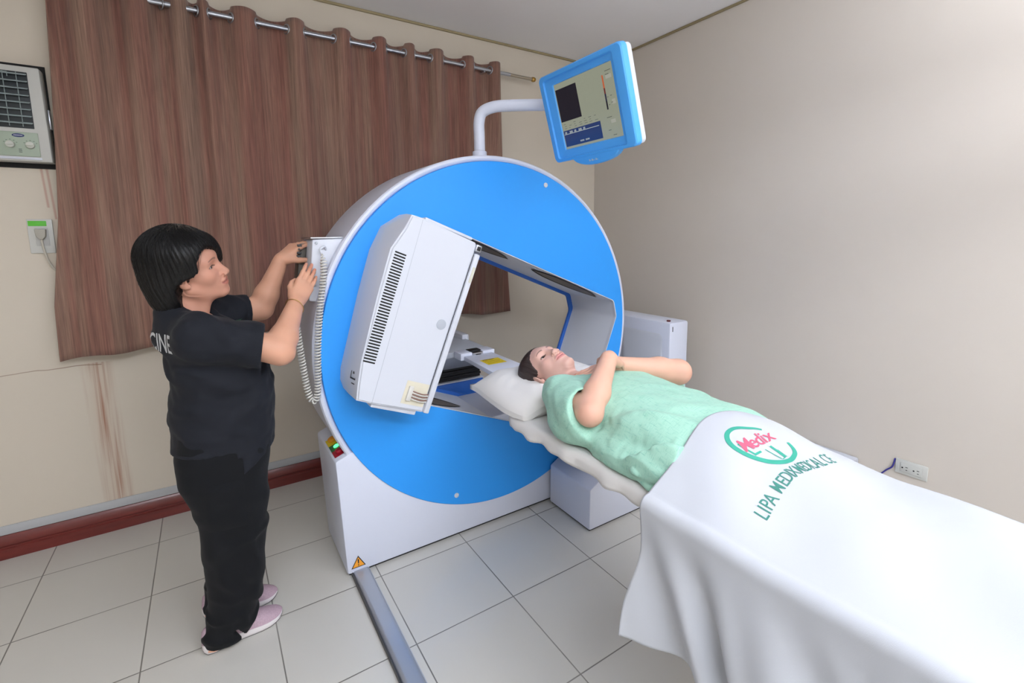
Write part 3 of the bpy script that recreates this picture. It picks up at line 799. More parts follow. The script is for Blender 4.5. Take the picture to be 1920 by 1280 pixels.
for r_ in range(3):
    for k in range(7):
        if (r_, k) in ((0, 1), (0, 3), (1, 6)): continue
        x = -.150+k*.031+random.uniform(-.004, .004); wl = random.uniform(.008, .018); y = -.030-r_*.0085; mq(bm, x, y-.0016, x+wl, y, z1, 3)
for k, tx_ in enumerate((-.152, -.122, -.093, -.066, -.038)):
    for j in range(2+k % 2): mq(bm, tx_+j*.0065, -.0695, tx_+j*.0065+.0045, -.0610, z2, 4)
for x in (-.068, -.036):
    for j in range(4): mq(bm, x+j*.006, -.1125, x+j*.006+.0042, -.1065, z2, 4)
for x, y, wl in ((.128, .106, .030), (.128, .094, .018), (.120, .018, .006), (.136, .020, .008), (.122, -.010, .006), (.136, -.004, .008), (.100, -.052, .026), (.098, -.098, .014), (.118, -.118, .018)):
    mq(bm, x, y-.0022, x+wl, y, z1, 3)
for x0, y0, x1, y1 in ((.128, .078, .158, .090), (.140, -.012, .158, .004), (.118, -.076, .142, -.064), (.112, .10, .1155, .10)): mq(bm, x0, y0, x1, y1+.001, z1-.0001, 8)
bm_obj('screen', bm, [E_bg, E_blk, E_blu, E_txt, E_lt, E_o, E_r, E_n, E_bx], MON)

# ------------------------------------------------------------------ floor rail
RL = thing('floor_rail', (.44, .6, 0), 'long brushed aluminium floor rail running out from under the scanner', 'rail')
bm = bmesh.new()
add_prism(bm, [(.409, 0), (.409, .012), (.414, .020), (.424, .022), (.458, .022), (.468, .020), (.474, .012), (.474, 0)], -.9, 2.2, 'Y'); bm_obj('rail_body', bm, M_alu, RL, 50)
bm = bmesh.new(); add_box(bm, .4035, .4085, -.9, 2.2, 0, .017, .001); bm_obj('rail_edge', bm, M_gdark, RL)
bm = bmesh.new(); add_box(bm, .4745, .4775, -.9, 2.2, 0, .010, .001); bm_obj('rail_edge', bm, M_lgrey, RL)

# ------------------------------------------------------------------ patient table
TB = thing('patient_table', (1.5, 1.6, 0), 'white cantilevered patient table with box base beside the scanner', 'table')
bm = bmesh.new(); add_prism(bm, [(1.424, .010), (1.427, .212), (1.560, .286), (1.95, .50), (1.98, .50), (1.98, .010)], 1.567, 1.878, 'Y', bev=.008); bm_obj('table_base', bm, M_white, TB, 40)
bm = bmesh.new(); add_box(bm, 1.434, 1.97, 1.577, 1.87, .001, .012); bm_obj('base_plinth', bm, M_black, TB)
bm = bmesh.new(); add_box(bm, 1.40, 1.70, 1.60, 1.86, .30, .700, .012); bm_obj('column', bm, M_white, TB)
bm = bmesh.new(); add_box(bm, 1.00, 1.68, 1.15, 1.84, .690, .728, .01); bm_obj('support_arm', bm, M_white, TB)
bm = bmesh.new(); add_box(bm, .93, 1.36, -.60, 1.70, .728, .750, .008); bm_obj('pallet', bm, M_white2, TB)
# narrow rear extension plate with the yellow label
bm = bmesh.new(); add_prism(bm, [(1.035, 1.712), (1.225, 1.712), (1.228, 2.12), (1.062, 2.12)], .776, .798, 'Z', bev=.004)
PL = bm_obj('extension_plate', bm, M_white, TB, 40)
bm = bmesh.new(); add_box(bm, 1.05, 1.21, 1.702, 1.76, .728, .776, .003); bm_obj('plate_bracket', bm, M_white2, TB)
bm = bmesh.new(); add_quad(bm, [(1.085, 1.905, .7986), (1.188, 1.905, .7986), (1.192, 2.00, .7986), (1.088, 2.00, .7986)]); LB = bm_obj('yellow_label', bm, M_yel, PL)
bm = bmesh.new()
for k, (a, b) in enumerate(((1.095, 1.15), (1.095, 1.18), (1.10, 1.17), (1.095, 1.178))): add_quad(bm, [(a, 1.978-k*.018, .7990), (b, 1.978-k*.018, .7990), (b, 1.982-k*.018, .7990), (a, 1.982-k*.018, .7990)])
add_quad(bm, [(1.10, 1.988, .7990), (1.165, 1.988, .7990), (1.165, 1.997, .7990), (1.10, 1.997, .7990)])
bm_obj('label_print', bm, mat('brown_print', (130, 96, 30), .6), LB)
# hinge block with steel latch
bm = bmesh.new(); add_box(bm, 1.045, 1.112, 2.118, 2.20, .775, .812, .005); add_box(bm, 1.172, 1.245, 2.118, 2.20, .775, .812, .005); add_box(bm, 1.10, 1.18, 2.135, 2.20, .775, .80, .003)
bm_obj('hinge_block', bm, M_white, TB)
bm = bmesh.new(); add_box(bm, 1.113, 1.171, 2.112, 2.17, .780, .808, .003); LT = bm_obj('latch', bm, M_metal, TB)
bm = bmesh.new(); add_box(bm, 1.128, 1.158, 2.108, 2.113, .786, .802, .001); add_box(bm, 1.110, 1.174, 2.14, 2.19, .809, .815, .002); bm_obj('latch_grip', bm, M_black, LT)

RS = thing('rear_table_support', (1.16, 2.55, 0), 'grey and blue rear table support with black bellows seen through the scanner opening', 'support stand')
bm = bmesh.new(); add_prism(bm, [(2.20, .776), (2.20, .806), (2.74, .812), (2.74, .668), (2.36, .668)], .93, 1.245, 'X', bev=.005); bm_obj('support_head', bm, M_lgrey, RS, 40)
bm = bmesh.new(); add_box(bm, 1.215, 1.262, 2.44, 2.74, .70, .835, .01); bm_obj('side_cheek', bm, M_white2, RS)
bm = bmesh.new()
add_box(bm, .865, 1.278, 2.37, 2.73, .598, .667)
for k in range(5): add_box(bm, .86, 1.285+(.004 if k % 2 else 0), 2.362-(.004 if k % 2 else 0), 2.74, .600+k*.0138, .6125+k*.0138, .002)
bm_obj('bellows', bm, M_black, RS)
bm = bmesh.new(); add_box(bm, .84, 1.302, 2.352, 2.75, .003, .588, .006); bm_obj('support_base', bm, M_dblue, RS)
bm = bmesh.new(); add_box(bm, .838, 1.304, 2.350, 2.752, .5885, .5955, .002); bm_obj('base_trim', bm, M_white2, RS)

# ------------------------------------------------------------------ cabinets by the right wall
CA = thing('equipment_cabinet', (2.37, 2.2, 0), 'white upright equipment cabinet between the scanner and the right wall', 'cabinet')
bm = bmesh.new(); add_box(bm, 2.285, 2.455, 1.83, 2.62, .01, .876, .014); bm_obj('cabinet_body', bm, M_white, CA, 40)
bm = bmesh.new(); loft_loops(bm, [[(2.284, y, z) for y, z in rrect_] for rrect_ in [[(2.05+x*1.0, .50+y) for x, y in rrect(.33, .60, .03)]]] + [[(2.279, 2.05+x, .50+y) for x, y in rrect(.31, .58, .025)]], Matrix.Identity(4)); bm_obj('side_panel', bm, M_white2, CA)
bm = bmesh.new(); add_cyl(bm, (2.325, 1.875, .876), (2.325, 1.875, .885), .012, 18, bev=.002); bm_obj('indicator_lamp', bm, mat('dark_red_lamp', (96, 28, 36), .3), CA)
bm = bmesh.new(); add_box(bm, 2.306, 2.309, 1.827, 1.831, .822, .852, 0); bm_obj('front_slot', bm, M_gdark, CA)
bm = bmesh.new(); add_box(bm, 2.290, 2.450, 1.84, 2.61, .001, .012); bm_obj('cabinet_plinth', bm, M_black, CA)

LC = thing('floor_box', (2.5, 1.1, 0), 'low pale grey box on the floor against the right wall behind the sheet', 'box')
bm = bmesh.new(); add_box(bm, 2.36, 2.628, .945, 1.22, .005, .300, .012); bm_obj('unit_body', bm, M_white2, LC)
bm = bmesh.new(); add_box(bm, 2.40, 2.60, .941, .945, .245, .285, .001); bm_obj('front_strip', bm, M_lgrey, LC)
bm = bmesh.new(); add_box(bm, 2.50, 2.56, .938, .942, .252, .276, .001); bm_obj('rocker_switch', bm, M_gdark, LC)

# ------------------------------------------------------------------ sockets
M_plate = mat('socket_plate', (206, 206, 200), .4)
S2 = thing('wall_outlet', (W2, .743, .323), 'white duplex wall outlet low on the right wall', 'outlet')
bm = bmesh.new(); add_box(bm, W2-.008, W2-.0005, .683, .802, .289, .358, .003); bm_obj('cover_plate', bm, M_plate, S2)
bm = bmesh.new(); add_box(bm, W2-.0105, W2-.008, .702, .783, .302, .345, .002); SK = bm_obj('socket', bm, M_plate, S2)
bm = bmesh.new()
for yc in (.764, .722):
    add_cyl(bm, (W2-.0112, yc+.010, .322), (W2-.010, yc+.010, .322), .0035, 10)
    add_box(bm, W2-.0112, W2-.010, yc-.010, yc-.001, .326, .3285); add_box(bm, W2-.0112, W2-.010, yc-.009, yc-.003, .313, .3155)
bm_obj('socket_holes', bm, M_black, SK)
bm = bmesh.new(); add_tube(bm, smooth_path([(W2-.004, .806, .352), (W2-.006, .808, .33), (W2-.006, .815, .305), (W2-.006, .84, .275), (W2-.006, .87, .22), (W2-.005, .88, .12), (W2-.005, .885, .004)], 6), .0032, 8)
tag(bm_obj('network_cable', bm, mat('blue_cable', (62, 58, 150), .45)), 'thin blue cable running down the wall beside the low right outlet', 'cable')

S1 = thing('wall_outlet', (-.60, W1, 1.43), 'white wall outlet with bright green label below the air conditioner', 'outlet')
bm = bmesh.new(); add_box(bm, -.638, -.556, W1-.008, W1-.0005, 1.352, 1.500, .003); bm_obj('cover_plate', bm, M_plate, S1)
bm = bmesh.new(); add_box(bm, -.634, -.575, W1-.0095, W1-.008, 1.470, 1.492, .0005); bm_obj('green_label', bm, mat('green_label', (96, 196, 60), .5), S1)
bm = bmesh.new(); add_box(bm, -.615, -.572, W1-.0100, W1-.008, 1.385, 1.462, .001); bm_obj('socket', bm, mat('socket_grey', (190, 190, 186), .5), S1)
PG = thing('power_plug', (-.594, W1-.03, 1.44), 'beige power plug in the left wall outlet with its cord hanging down', 'plug')
bm = bmesh.new(); add_prism(bm, [(-.613, 1.456), (-.576, 1.456), (-.579, 1.425), (-.588, 1.412), (-.600, 1.412), (-.609, 1.425)], W1-.034, W1-.0102, 'Y', bev=.003); bm_obj('plug_body', bm, mat('plug_beige', (176, 172, 160), .5), PG)
bm = bmesh.new(); add_tube(bm, smooth_path([(-.594, W1-.022, 1.414), (-.593, W1-.022, 1.385), (-.588, W1-.016, 1.34), (-.578, W1-.012, 1.30), (-.560, W1-.010, 1.272), (-.53, W1-.010, 1.255), (-.48, W1-.010, 1.25)], 6), .0042, 8); bm_obj('power_cord', bm, mat('cord_cream', (196, 190, 176), .5), PG)

# ------------------------------------------------------------------ window air conditioner
AC = thing('air_conditioner', (-.80, W1, 1.93), 'beige window air conditioner set in the wall beside the curtain', 'air conditioner')
ax0, ax1, az0, az1 = -1.12, -.518, 1.735, 2.115
bm = bmesh.new(); add_box(bm, ax0-.02, -.512, W1-.006, W1-.0005, 1.715, 2.140, .001); bm_obj('wall_opening_frame', bm, M_dark, AC)
bm = bmesh.new(); add_prism(bm, [(ax0, az0), (ax1+.004, az0), (ax1, az1), (ax0, az1)], W1-.075, W1-.007, 'Y', bev=.006); bm_obj('housing', bm, mat('ac_beige', (196, 196, 190), .5), AC, 40)
yf = W1-.0755
bm = bmesh.new(); add_box(bm, -.70, -.556, yf-.001, yf+.004, 1.868, 2.092, .002); GR = bm_obj('air_grille', bm, mat('ac_dark', (34, 42, 46), .5), AC)
M_louv = mat('louver_teal_grey', (146, 160, 160), .45)
bm = bmesh.new()
for k in range(8):
    z = 1.884+k*.0275
    add_prism(bm, [(yf-.016, z), (yf-.0155, z+.0035), (yf-.002, z+.009), (yf-.001, z+.0055)], -.698, -.558, 'X')
for x in (-.668, -.628, -.588):
    add_box(bm, x-.0012, x+.0012, yf-.007, yf-.004, 1.874, 2.088)
bm_obj('louvers', bm, M_louv, GR)
bm = bmesh.new(); add_tube(bm, [(-.640, yf-.018, 2.065), (-.640, yf-.018, 2.083), (-.612, yf-.018, 2.083), (-.612, yf-.018, 2.065)], .0016, 6); bm_obj('grille_tab', bm, M_louv, GR)
bm = bmesh.new(); add_box(bm, -.676, -.548, yf-.004, yf+.002, 1.755, 1.852, .003); CP = bm_obj('control_panel', bm, mat('ac_panel_green', (168, 182, 164), .5), AC)
for x in (-.634, -.574):
    bm = bmesh.new(); add_cyl(bm, (x, yf-.0185, 1.800), (x, yf-.004, 1.800), .0135, 20, bev=.002); add_box(bm, x-.012, x+.012, yf-.024, yf-.018, 1.797, 1.803, .001)
    bm_obj('knob', bm, mat('knob_cream', (204, 206, 196), .4), CP)
bm = bmesh.new(); add_poly(bm, [(-.608+.019*math.cos(a*PI/12), yf-.0045, 1.838+.0075*math.sin(a*PI/12)) for a in range(24)]); BD = bm_obj('oval_badge', bm, mat('badge_blue', (44, 58, 110), .4), CP)
bm = bmesh.new()
for k in range(6): add_quad(bm, [(-.621+k*.0045, yf-.0049, 1.8365), (-.6182+k*.0045, yf-.0049, 1.8365), (-.6178+k*.0045, yf-.0049, 1.840), (-.6206+k*.0045, yf-.0049, 1.840)])
bm_obj('badge_lettering', bm, M_white2, BD)
for x in (-.634, -.574):
    bm = bmesh.new()
    for a in range(5):
        an = PI*(.15+.7*a/4); px, pz = x+.021*math.cos(an), 1.800+.019*math.sin(an); add_quad(bm, [(px-.002, yf-.0045, pz), (px+.002, yf-.0045, pz), (px+.002, yf-.0045, pz+.0016), (px-.002, yf-.0045, pz+.0016)])
    bm_obj('dial_markings', bm, M_gdark, CP)
bm = bmesh.new()
for z in (1.77, 1.776, 1.782): add_quad(bm, [(-.612, yf-.0045, z), (-.602, yf-.0045, z), (-.602, yf-.0045, z+.002), (-.612, yf-.0045, z+.002)])
bm_obj('printed_lines', bm, M_gdark, CP)
bm = bmesh.new()
for k in range(10): z = 1.76+k*.0095; add_box(bm, -1.10, -.685, yf-.0008, yf+.001, z, z+.0035)
bm_obj('side_vents', bm, M_gdark, AC)
bm = bmesh.new(); add_box(bm, -.676, -.545, yf-.003, yf+.002, 1.742, 1.752, .001); bm_obj('lower_strip', bm, M_white2, AC)
bm = bmesh.new(); add_box(bm, -.520, -.512, W1-.03, W1-.006, 1.88, 1.96, .001); bm_obj('side_bracket', bm, M_metal, AC)

# ------------------------------------------------------------------ curtain and rod
RZ, RY = 2.462, 2.80
ROD = thing('curtain_rod', (.9, RY, RZ), 'steel curtain rod with brass end on the back wall', 'curtain rod')
bm = bmesh.new(); add_cyl(bm, (-.72, RY, RZ+.004), (1.80, RY, RZ-.002), .0115, 20); bm_obj('rod', bm, M_metal, ROD, 60)
bm = bmesh.new(); add_cyl(bm, (1.74, RY, RZ-.002), (1.985, RY, RZ-.003), .0098, 20); bm_obj('rod_extension', bm, mat('dull_nickel', (176, 166, 148), .4, metal=.8), ROD, 60)
bm = bmesh.new()
add_tube(bm, [(1.975, RY, RZ-.003), (1.98, RY, RZ-.003), (1.992, RY, RZ-.003), (2.002, RY, RZ-.003), (2.010, RY, RZ-.003)], [.012, .015, .016, .013, .004], 18); bm_obj('finial', bm, M_brass, ROD, 60)
for x in (1.60, -.68):
    bm = bmesh.new(); add_box(bm, x-.006, x+.006, RY+.012, W1-.0005, RZ-.022, RZ-.008, .002); add_box(bm, x-.012, x+.012, W1-.006, W1-.0005, RZ-.04, RZ+.02, .002); add_box(bm, x-.006, x+.006, RY-.012, RY+.014, RZ-.022, RZ-.0135, .001); bm_obj('rod_bracket', bm, M_metal, ROD)
cross = [-.58, -.50, -.385, -.28, -.165, -.075, .008, .057, .110, .197, .311, .444, .532, .674, .766, .889, .966, 1.067, 1.136, 1.23, 1.32, 1.447, 1.53, 1.643, 1.724]
# interval i between cross[i], cross[i+1]: fabric behind the rod where (i % 2 == 0)
def curtain_y(x, z):
    if x <= cross[0]: t, i = 0, 0
    elif x >= cross[-1]: t, i = 1, len(cross)-2
    else:
        i = max(k for k in range(len(cross)-1) if cross[k] <= x); t = (x-cross[i])/(cross[i+1]-cross[i])
    wd = cross[i+1]-cross[i]; s = 1 if i % 2 == 0 else -1
    amp = min(.042, .012+wd*.34)
    a = amp*math.sin(PI*t)**.8*s if 0 < t < 1 else 0
    fall = max(0, min(1, (RZ-z)/.5)); low = max(0, (RZ-z)/1.55)
    a2 = .020*math.sin(x*19+1.2*math.sin(x*5)+.35*z)+.007*math.sin(x*41+z*1.1)
    k = 1-.62*fall; return RY+a*k+a2*fall*.8-.006*low
M_curt = mat('curtain_brown', (118, 82, 70), .85, sheen=.15)
nt = M_curt.node_tree; N = nt.nodes; L = nt.links; b = N['Principled BSDF']
tc = N.new('ShaderNodeTexCoord')
def nz(sx, sz, det, sd):
    mp = N.new('ShaderNodeMapping'); mp.inputs['Scale'].default_value = (sx, sx*.3, sz); mp.inputs['Location'].default_value = (sd, 0, 0); L.new(tc.outputs['Object'], mp.inputs[0])
    n_ = N.new('ShaderNodeTexNoise'); n_.inputs['Scale'].default_value = 1; n_.inputs['Detail'].default_value = det; n_.inputs['Roughness'].default_value = .6; L.new(mp.outputs[0], n_.inputs['Vector']); return n_.outputs['Fac']
f1, f2, f3 = nz(14, .25, 2, 0), nz(150, 2.5, 3, 5), nz(420, 9, 2, 9)
rp = N.new('ShaderNodeValToRGB'); rp.color_ramp.elements[0].position = .36; rp.color_ramp.elements[0].color = lin((134, 92, 80))+(1,)
rp.color_ramp.elements[1].position = .64; rp.color_ramp.elements[1].color = lin((140, 112, 96))+(1,); L.new(f1, rp.inputs[0])
rp2 = N.new('ShaderNodeValToRGB'); rp2.color_ramp.elements[0].position = .34; rp2.color_ramp.elements[0].color = (.78, .77, .77, 1); rp2.color_ramp.elements[1].position = .66; rp2.color_ramp.elements[1].color = (1.20, 1.20, 1.19, 1); L.new(f2, rp2.inputs[0])
rp3 = N.new('ShaderNodeValToRGB'); rp3.color_ramp.elements[0].position = .3; rp3.color_ramp.elements[0].color = (.86, .86, .86, 1); rp3.color_ramp.elements[1].position = .7; rp3.color_ramp.elements[1].color = (1.2, 1.2, 1.2, 1); L.new(f3, rp3.inputs[0])
cur = rp.outputs[0]
for q in (rp2, rp3):
    mx = N.new('ShaderNodeMix'); mx.data_type = 'RGBA'; mx.blend_type = 'MULTIPLY'; mx.inputs['Factor'].default_value = 1; L.new(cur, mx.inputs['A']); L.new(q.outputs[0], mx.inputs['B']); cur = mx.outputs['Result']
L.new(cur, b.inputs['Base Color'])
bp = N.new('ShaderNodeBump'); bp.inputs['Strength'].default_value = .25; bp.inputs['Distance'].default_value = .002; L.new(f2, bp.inputs['Height']); L.new(bp.outputs[0], b.inputs['Normal'])
LEFT_IN = [0.003, 0.01, 0.034, 0.062, 0.08, 0.099, 0.124]
bm = bmesh.new(); NXc, NZc = 520, 46; rows = []
for j in range(NZc+1):
    q = j/NZc; row = []
    for i in range(NXc+1):
        x = -.585+(1.724+.585)*i/NXc
        top = RZ+.040+(.010 if curtain_y(x, RZ) < RY else 0); bot = .895+.030*math.sin(x*2.1+.6)+.006*math.sin(x*23)
        z = top+(bot-top)*q
        low = q
        xs = x+(.050*low*low if x > 1.3 else 0)*((x-1.3)/.42)*1.2
        if x < .1:   # the free left edge hangs almost straight, drawn in at the top
            inset = np.interp(z, [.90, 1.12, 1.30, 1.5, 1.75, 2.05, 2.5], LEFT_IN); xs = .1+(x-.1)*(1-inset/.685)
        row.append(bm.verts.new((xs, curtain_y(x, z), z)))
    rows.append(row)
for j in range(NZc):
    for i in range(NXc): bm.faces.new((rows[j][i], rows[j][i+1], rows[j+1][i+1], rows[j+1][i]))
CUR = bm_obj('curtain', bm, M_curt, None, 180)
sm = CUR.modifiers.new('thickness', 'SOLIDIFY'); sm.thickness = .0018
tag(CUR, 'brown streaked grommet curtain hanging over the back wall', 'curtain')
for i, x in enumerate(cross[1:-1]):
    dx = .004; ty = (curtain_y(x+dx, RZ)-curtain_y(x-dx, RZ))/(2*dx); tv = Vector((1, ty, 0)).normalized(); bm = bmesh.new()
    pts = [Vector((x, RY, RZ))+(tv*math.cos(2*PI*k/28)+Vector((0, 0, 1))*math.sin(2*PI*k/28))*.0215 for k in range(28)]
    t_ = bmesh.new(); sg = 8; nn = tv.cross(Vector((0, 0, 1)))
    rg = []
    for k, p in enumerate(pts):
        e = (p-Vector((x, RY, RZ))).normalized(); rg.append([bm.verts.new(p+(e*math.cos(2*PI*a/sg)*.0045+nn*math.sin(2*PI*a/sg)*.0035)) for a in range(sg)])
    for k in range(28):
        for a in range(sg): bm.faces.new((rg[k][a], rg[k][(a+1) % sg], rg[(k+1) % 28][(a+1) % sg], rg[(k+1) % 28][a]))
    t_.free()
    bm_obj('grommet', bm, M_metal, CUR, 80)

# ------------------------------------------------------------------ bedding
def ss(a, b, x):
    t = max(0, min(1, (x-a)/(b-a))); return t*t*(3-2*t)
# white fitted cloth under the patient
bm = bmesh.new(); NI, NJ = 60, 90; rows = []
for j in range(NJ+1):
    y = .05+(1.42-.05)*j/NJ; row = []
    for i in range(NI+1):
        u = -1+2*i/NI; hw = .245; over = .045
        s = abs(u)*(hw+over); sg = 1 if u > 0 else -1
        wob = .006*math.sin(y*31+sg)+.004*math.sin(y*67+2*sg)
        if s < hw: x = 1.143+sg*s; z = .7545+.004*ss(.0, hw, s)*0+.0025*math.sin(x*40+y*13)*math.sin(y*24)
        else:
            e = s-hw; x = 1.143+sg*(hw+.010*math.sin(min(1, e/.02)*PI/2)+wob*e/over); z = .7545-e+.004*math.sin(y*53)*e/over
        row.append(bm.verts.new((x, y, z)))
    rows.append(row)
for j in range(NJ):
    for i in range(NI): bm.faces.new((rows[j][i], rows[j][i+1], rows[j+1][i+1], rows[j+1][i]))
o = bm_obj('table_cloth', bm, M_pillow, None, 180); o.modifiers.new('t', 'SOLIDIFY').thickness = .003; o.modifiers['t'].offset = 1
tag(o, 'off-white cloth spread on the table under the patient', 'cloth')
# pillow
bm = bmesh.new(); bmesh.ops.create_cube(bm, size=2); bmesh.ops.subdivide_edges(bm, edges=bm.edges[:], cuts=26, use_grid_fill=True)
for v in bm.verts:
    x, y, z = v.co
    e = (1-abs(x)**3.2)*(1-abs(y)**3.2); ear = 1+.07*(abs(x)**6)*(abs(y)**6)-.035*(1-abs(x)**2)*abs(y)**4
    rnd_ = 1-(.16 if y < 0 else .04)*abs(x*y)**3; px = 1.140+x*.262*ear*rnd_; py = 1.492+y*.205*ear*rnd_
    hh = .010+.050*max(e, 0)**.5
    p3 = Vector((px*3, py*3, z)); wr = mnoise.noise(Vector((px*11, py*7, 0)))*.012+abs(mnoise.noise(Vector((px*16+py*6, py*20-px*8, 3))))*.016+mnoise.noise(Vector((px*50, py*40, 7)))*.003
    dent = .030*math.exp(-(((px-1.09)/.10)**2+((py-1.50)/.13)**2))
    zz = (hh+wr*max(e, .1)) * z
    pz = .800+zz-(dent if z > 0 else 0)+.012*(y-.2)*.6-.006*x
    # near-left corner droops over the edge
    pz -= .034*ss(.55, 1, -x)
    v.co = (px, py, max(pz, .7575) if abs(px-1.143) < .25 else pz)
# turn a little
Rz = Matrix.Translation((1.14, 1.47, 0)) @ Matrix.Rotation(math.radians(-4), 4, 'Z') @ Matrix.Translation((-1.14, -1.47, 0))
for v in bm.verts: v.co = Rz @ v.co
tag(bm_obj('pillow', bm, M_pillow, None, 180), 'off-white wrinkled pillow under the patient head', 'pillow')

# cover sheet over the legs
XC = 1.143
def sheet_top(x, y):
    zt = .852+.070*ss(.36, .70, y)-.016*ss(.3, -.4, y)
    t = abs(x-1.16)/(.325 if x < 1.16 else .26); t = min(t, 1)
    edge = .800 if x < 1.16 else .768
    z = edge+(zt-edge)*(1-t**2.1)
    # the valley between the legs, and the two legs themselves
    leg = .010*math.exp(-((x-1.06)/.06)**2)+.010*math.exp(-((x-1.26)/.06)**2)-.008*math.exp(-((x-1.16)/.05)**2)
    z += leg*ss(.60, .2, y)
    z += .0050*math.sin(x*14+y*9+1.5*math.sin(y*6))+.0040*math.sin(x*21-y*17+1.3*math.sin(x*8+y*5))*ss(.70, .55, y)+.0018*math.sin(x*33-y*21+2*math.sin(x*9))
    return z
XE = .835
def sheet_pt(u, y, y0):
    """u = cloth coordinate measured from the table's centre line towards the near (left) side"""
    half = 1.16-XE
    if u <= half and u >= -.26:
        x = 1.16-u; return Vector((x, y, sheet_top(x, y)))
    if u > half:
        s = u-half; ze = sheet_top(XE, y); r = .028
        if s < r*PI/2:
            a = s/r; x = XE-r*math.sin(a); z = ze-r*(1-math.cos(a))
        else:
            x = XE-r; z = ze-r-(s-r*PI/2)
        g = ss(.03, .30, s); ph = y*1.0+.42*s
        rip = .020*math.sin(ph*30+1.3*math.sin(ph*9))+.010*math.sin(ph*57+1)+.022*math.sin(ph*13+2.2)
        x -= g*(.020+rip)+.03*s*0; 
        yy = y-.04*g*math.sin(ph*21)*.4
        return Vector((x, yy, z))
    s = -u-.26; x = 1.42+.02*min(1, s/.03); z = sheet_top(1.42, y)-s
    return Vector((x+.012*math.sin(y*25)*ss(0, .2, s), y, z))
def front_edge(u):
    return .712+.030*math.exp(-((u-.06)/.15)**2)-.012*math.exp(-((u+.10)/.2)**2)+.004*math.sin(u*22)-.006*ss(.36, .7, u)
bm = bmesh.new(); NI, NJ = 230, 300; rows = []; U0, U1 = -.50, 1.16-XE+.350
for j in range(NJ+1):
    q = j/NJ; row = []
    for i in range(NI+1):
        u = U0+(U1-U0)*i/NI; ye = front_edge(u); y = ye+(-.62-ye)*q; 
        if u == U0: pass
        p = sheet_pt(u, y, ye)
        if u > .36 and y > ye-.12:   # the free corner swings slightly
            g = ss(.36, .72, u)*ss(ye-.12, ye, y); p = p+Vector((-.006*g, 0, -.004*g))
        row.append(bm.verts.new(p))
    rows.append(row)
for j in range(NJ):
    for i in range(NI): bm.faces.new((rows[j][i], rows[j][i+1], rows[j+1][i+1], rows[j+1][i]))
SH = bm_obj('cover_sheet', bm, M_sheet, None, 180); SH.modifiers.new('t', 'SOLIDIFY').thickness = .0022; SH.modifiers['t'].offset = -1
tag(SH, 'white printed sheet draped over the patient legs and hanging beside the table', 'sheet')
#PRINT_BEGIN
def on_sheet(x, y, h=.0009):
    e = .002; gx = (sheet_top(x+e, y)-sheet_top(x-e, y))/(2*e); gy = (sheet_top(x, y+e)-sheet_top(x, y-e))/(2*e)
    n_ = Vector((-gx, -gy, 1)).normalized(); return Vector((x, y, sheet_top(x, y)))+n_*h
def ribbon(name, pts, wd, m, parent, smooth=6):
    P = [Vector((p[0], p[1], 0)) for p in pts]
    if smooth: P = smooth_path(P, smooth)
    else:
        P2 = []
        for a, b in zip(P, P[1:]):
            for k in range(5): P2.append(a.lerp(b, k/5))
        P = P2+[P[-1]]
    bm = bmesh.new(); prev = None; n_ = len(P)
    for i, p in enumerate(P):
        t = (P[min(i+1, n_-1)]-P[max(i-1, 0)]).normalized(); sd = Vector((-t.y, t.x, 0))
        f = i/(n_-1); w_ = (wd if isinstance(wd, float) else wd[0]+(wd[1]-wd[0])*math.sin(PI*f)**.7)/2
        cur = [bm.verts.new(on_sheet(*((p+sd*(w_*k))[:2]))) for k in (-1, -.33, .33, 1)]
        if prev:
            for k in range(3): bm.faces.new((prev[k], cur[k], cur[k+1], prev[k+1]))
        prev = cur
    return bm_obj(name, bm, m, parent, 180)
def glyph(name, ch, size, x, y, ang, sx, m, parent, bold=0.0, shear=0.0, h=.0009):
    me = text_mesh(ch, size, bold=bold, shear=shear)
    t = bmesh.new(); t.from_mesh(me); bmesh.ops.triangulate(t, faces=t.faces[:])
    bmesh.ops.subdivide_edges(t, edges=[e for e in t.edges if e.calc_length() > .008], cuts=1)
    ca, sa = math.cos(ang), math.sin(ang)
    for v in t.verts:
        a, b = v.co.x*sx, v.co.y; v.co = on_sheet(x+a*ca-b*sa, y+a*sa+b*ca, h)
    t.to_mesh(me); t.free(); return link(name, me, m, parent)
LG = ribbon('printed_emblem', [(1.1344, .6197), (1.1238, .6317), (1.1095, .6415), (1.0901, .6552), (1.0719, .6613), (1.0506, .6590), (1.0334, .6462), (1.0244, .6264), (1.0251, .6044), (1.0314, .5844), (1.042, .5654), (1.0549, .5481), (1.0733, .5322), (1.0901, .5254), (1.105, .5263), (1.1207, .5314), (1.1329, .5428), (1.1413, .5595)], (.0065, .0125), M_teal, SH)
ribbon('emblem_letter', [(1.0384, .6233), (1.0409, .6034), (1.0449, .5831)], .0050, M_teal, LG, 0)
ribbon('emblem_letter', [(1.0425, .5825), (1.0640, .5795)], .0055, M_teal, LG, 0)
ribbon('emblem_letter', [(1.077, .5776), (1.0781, .5582), (1.0796, .5393)], .0022, M_teal, LG, 0)
ribbon('emblem_letter', [(1.0955, .5764), (1.0933, .5554), (1.0900, .5363)], .0065, M_teal, LG, 0)
ribbon('emblem_letter', [(1.080, .5375), (1.0892, .5365)], .0022, M_teal, LG, 0)
ribbon('emblem_letter', [(1.0985, .5600), (1.0960, .5460), (1.0945, .5350)], .0014, M_teal, LG, 0)
mw = math.atan2(-.0163, .095)
for ch, x, sx in (('M', 1.0500, .85), ('e', 1.0715, .85), ('d', 1.0905, .85), ('i', 1.1045, .9), ('x', 1.1215, 1.0)):
    f = (x-1.0477)/.095; glyph('emblem_name', ch, .050, x, .6105-.0163*f, mw, sx, M_pink, LG, .0004, 0.12, .0014)
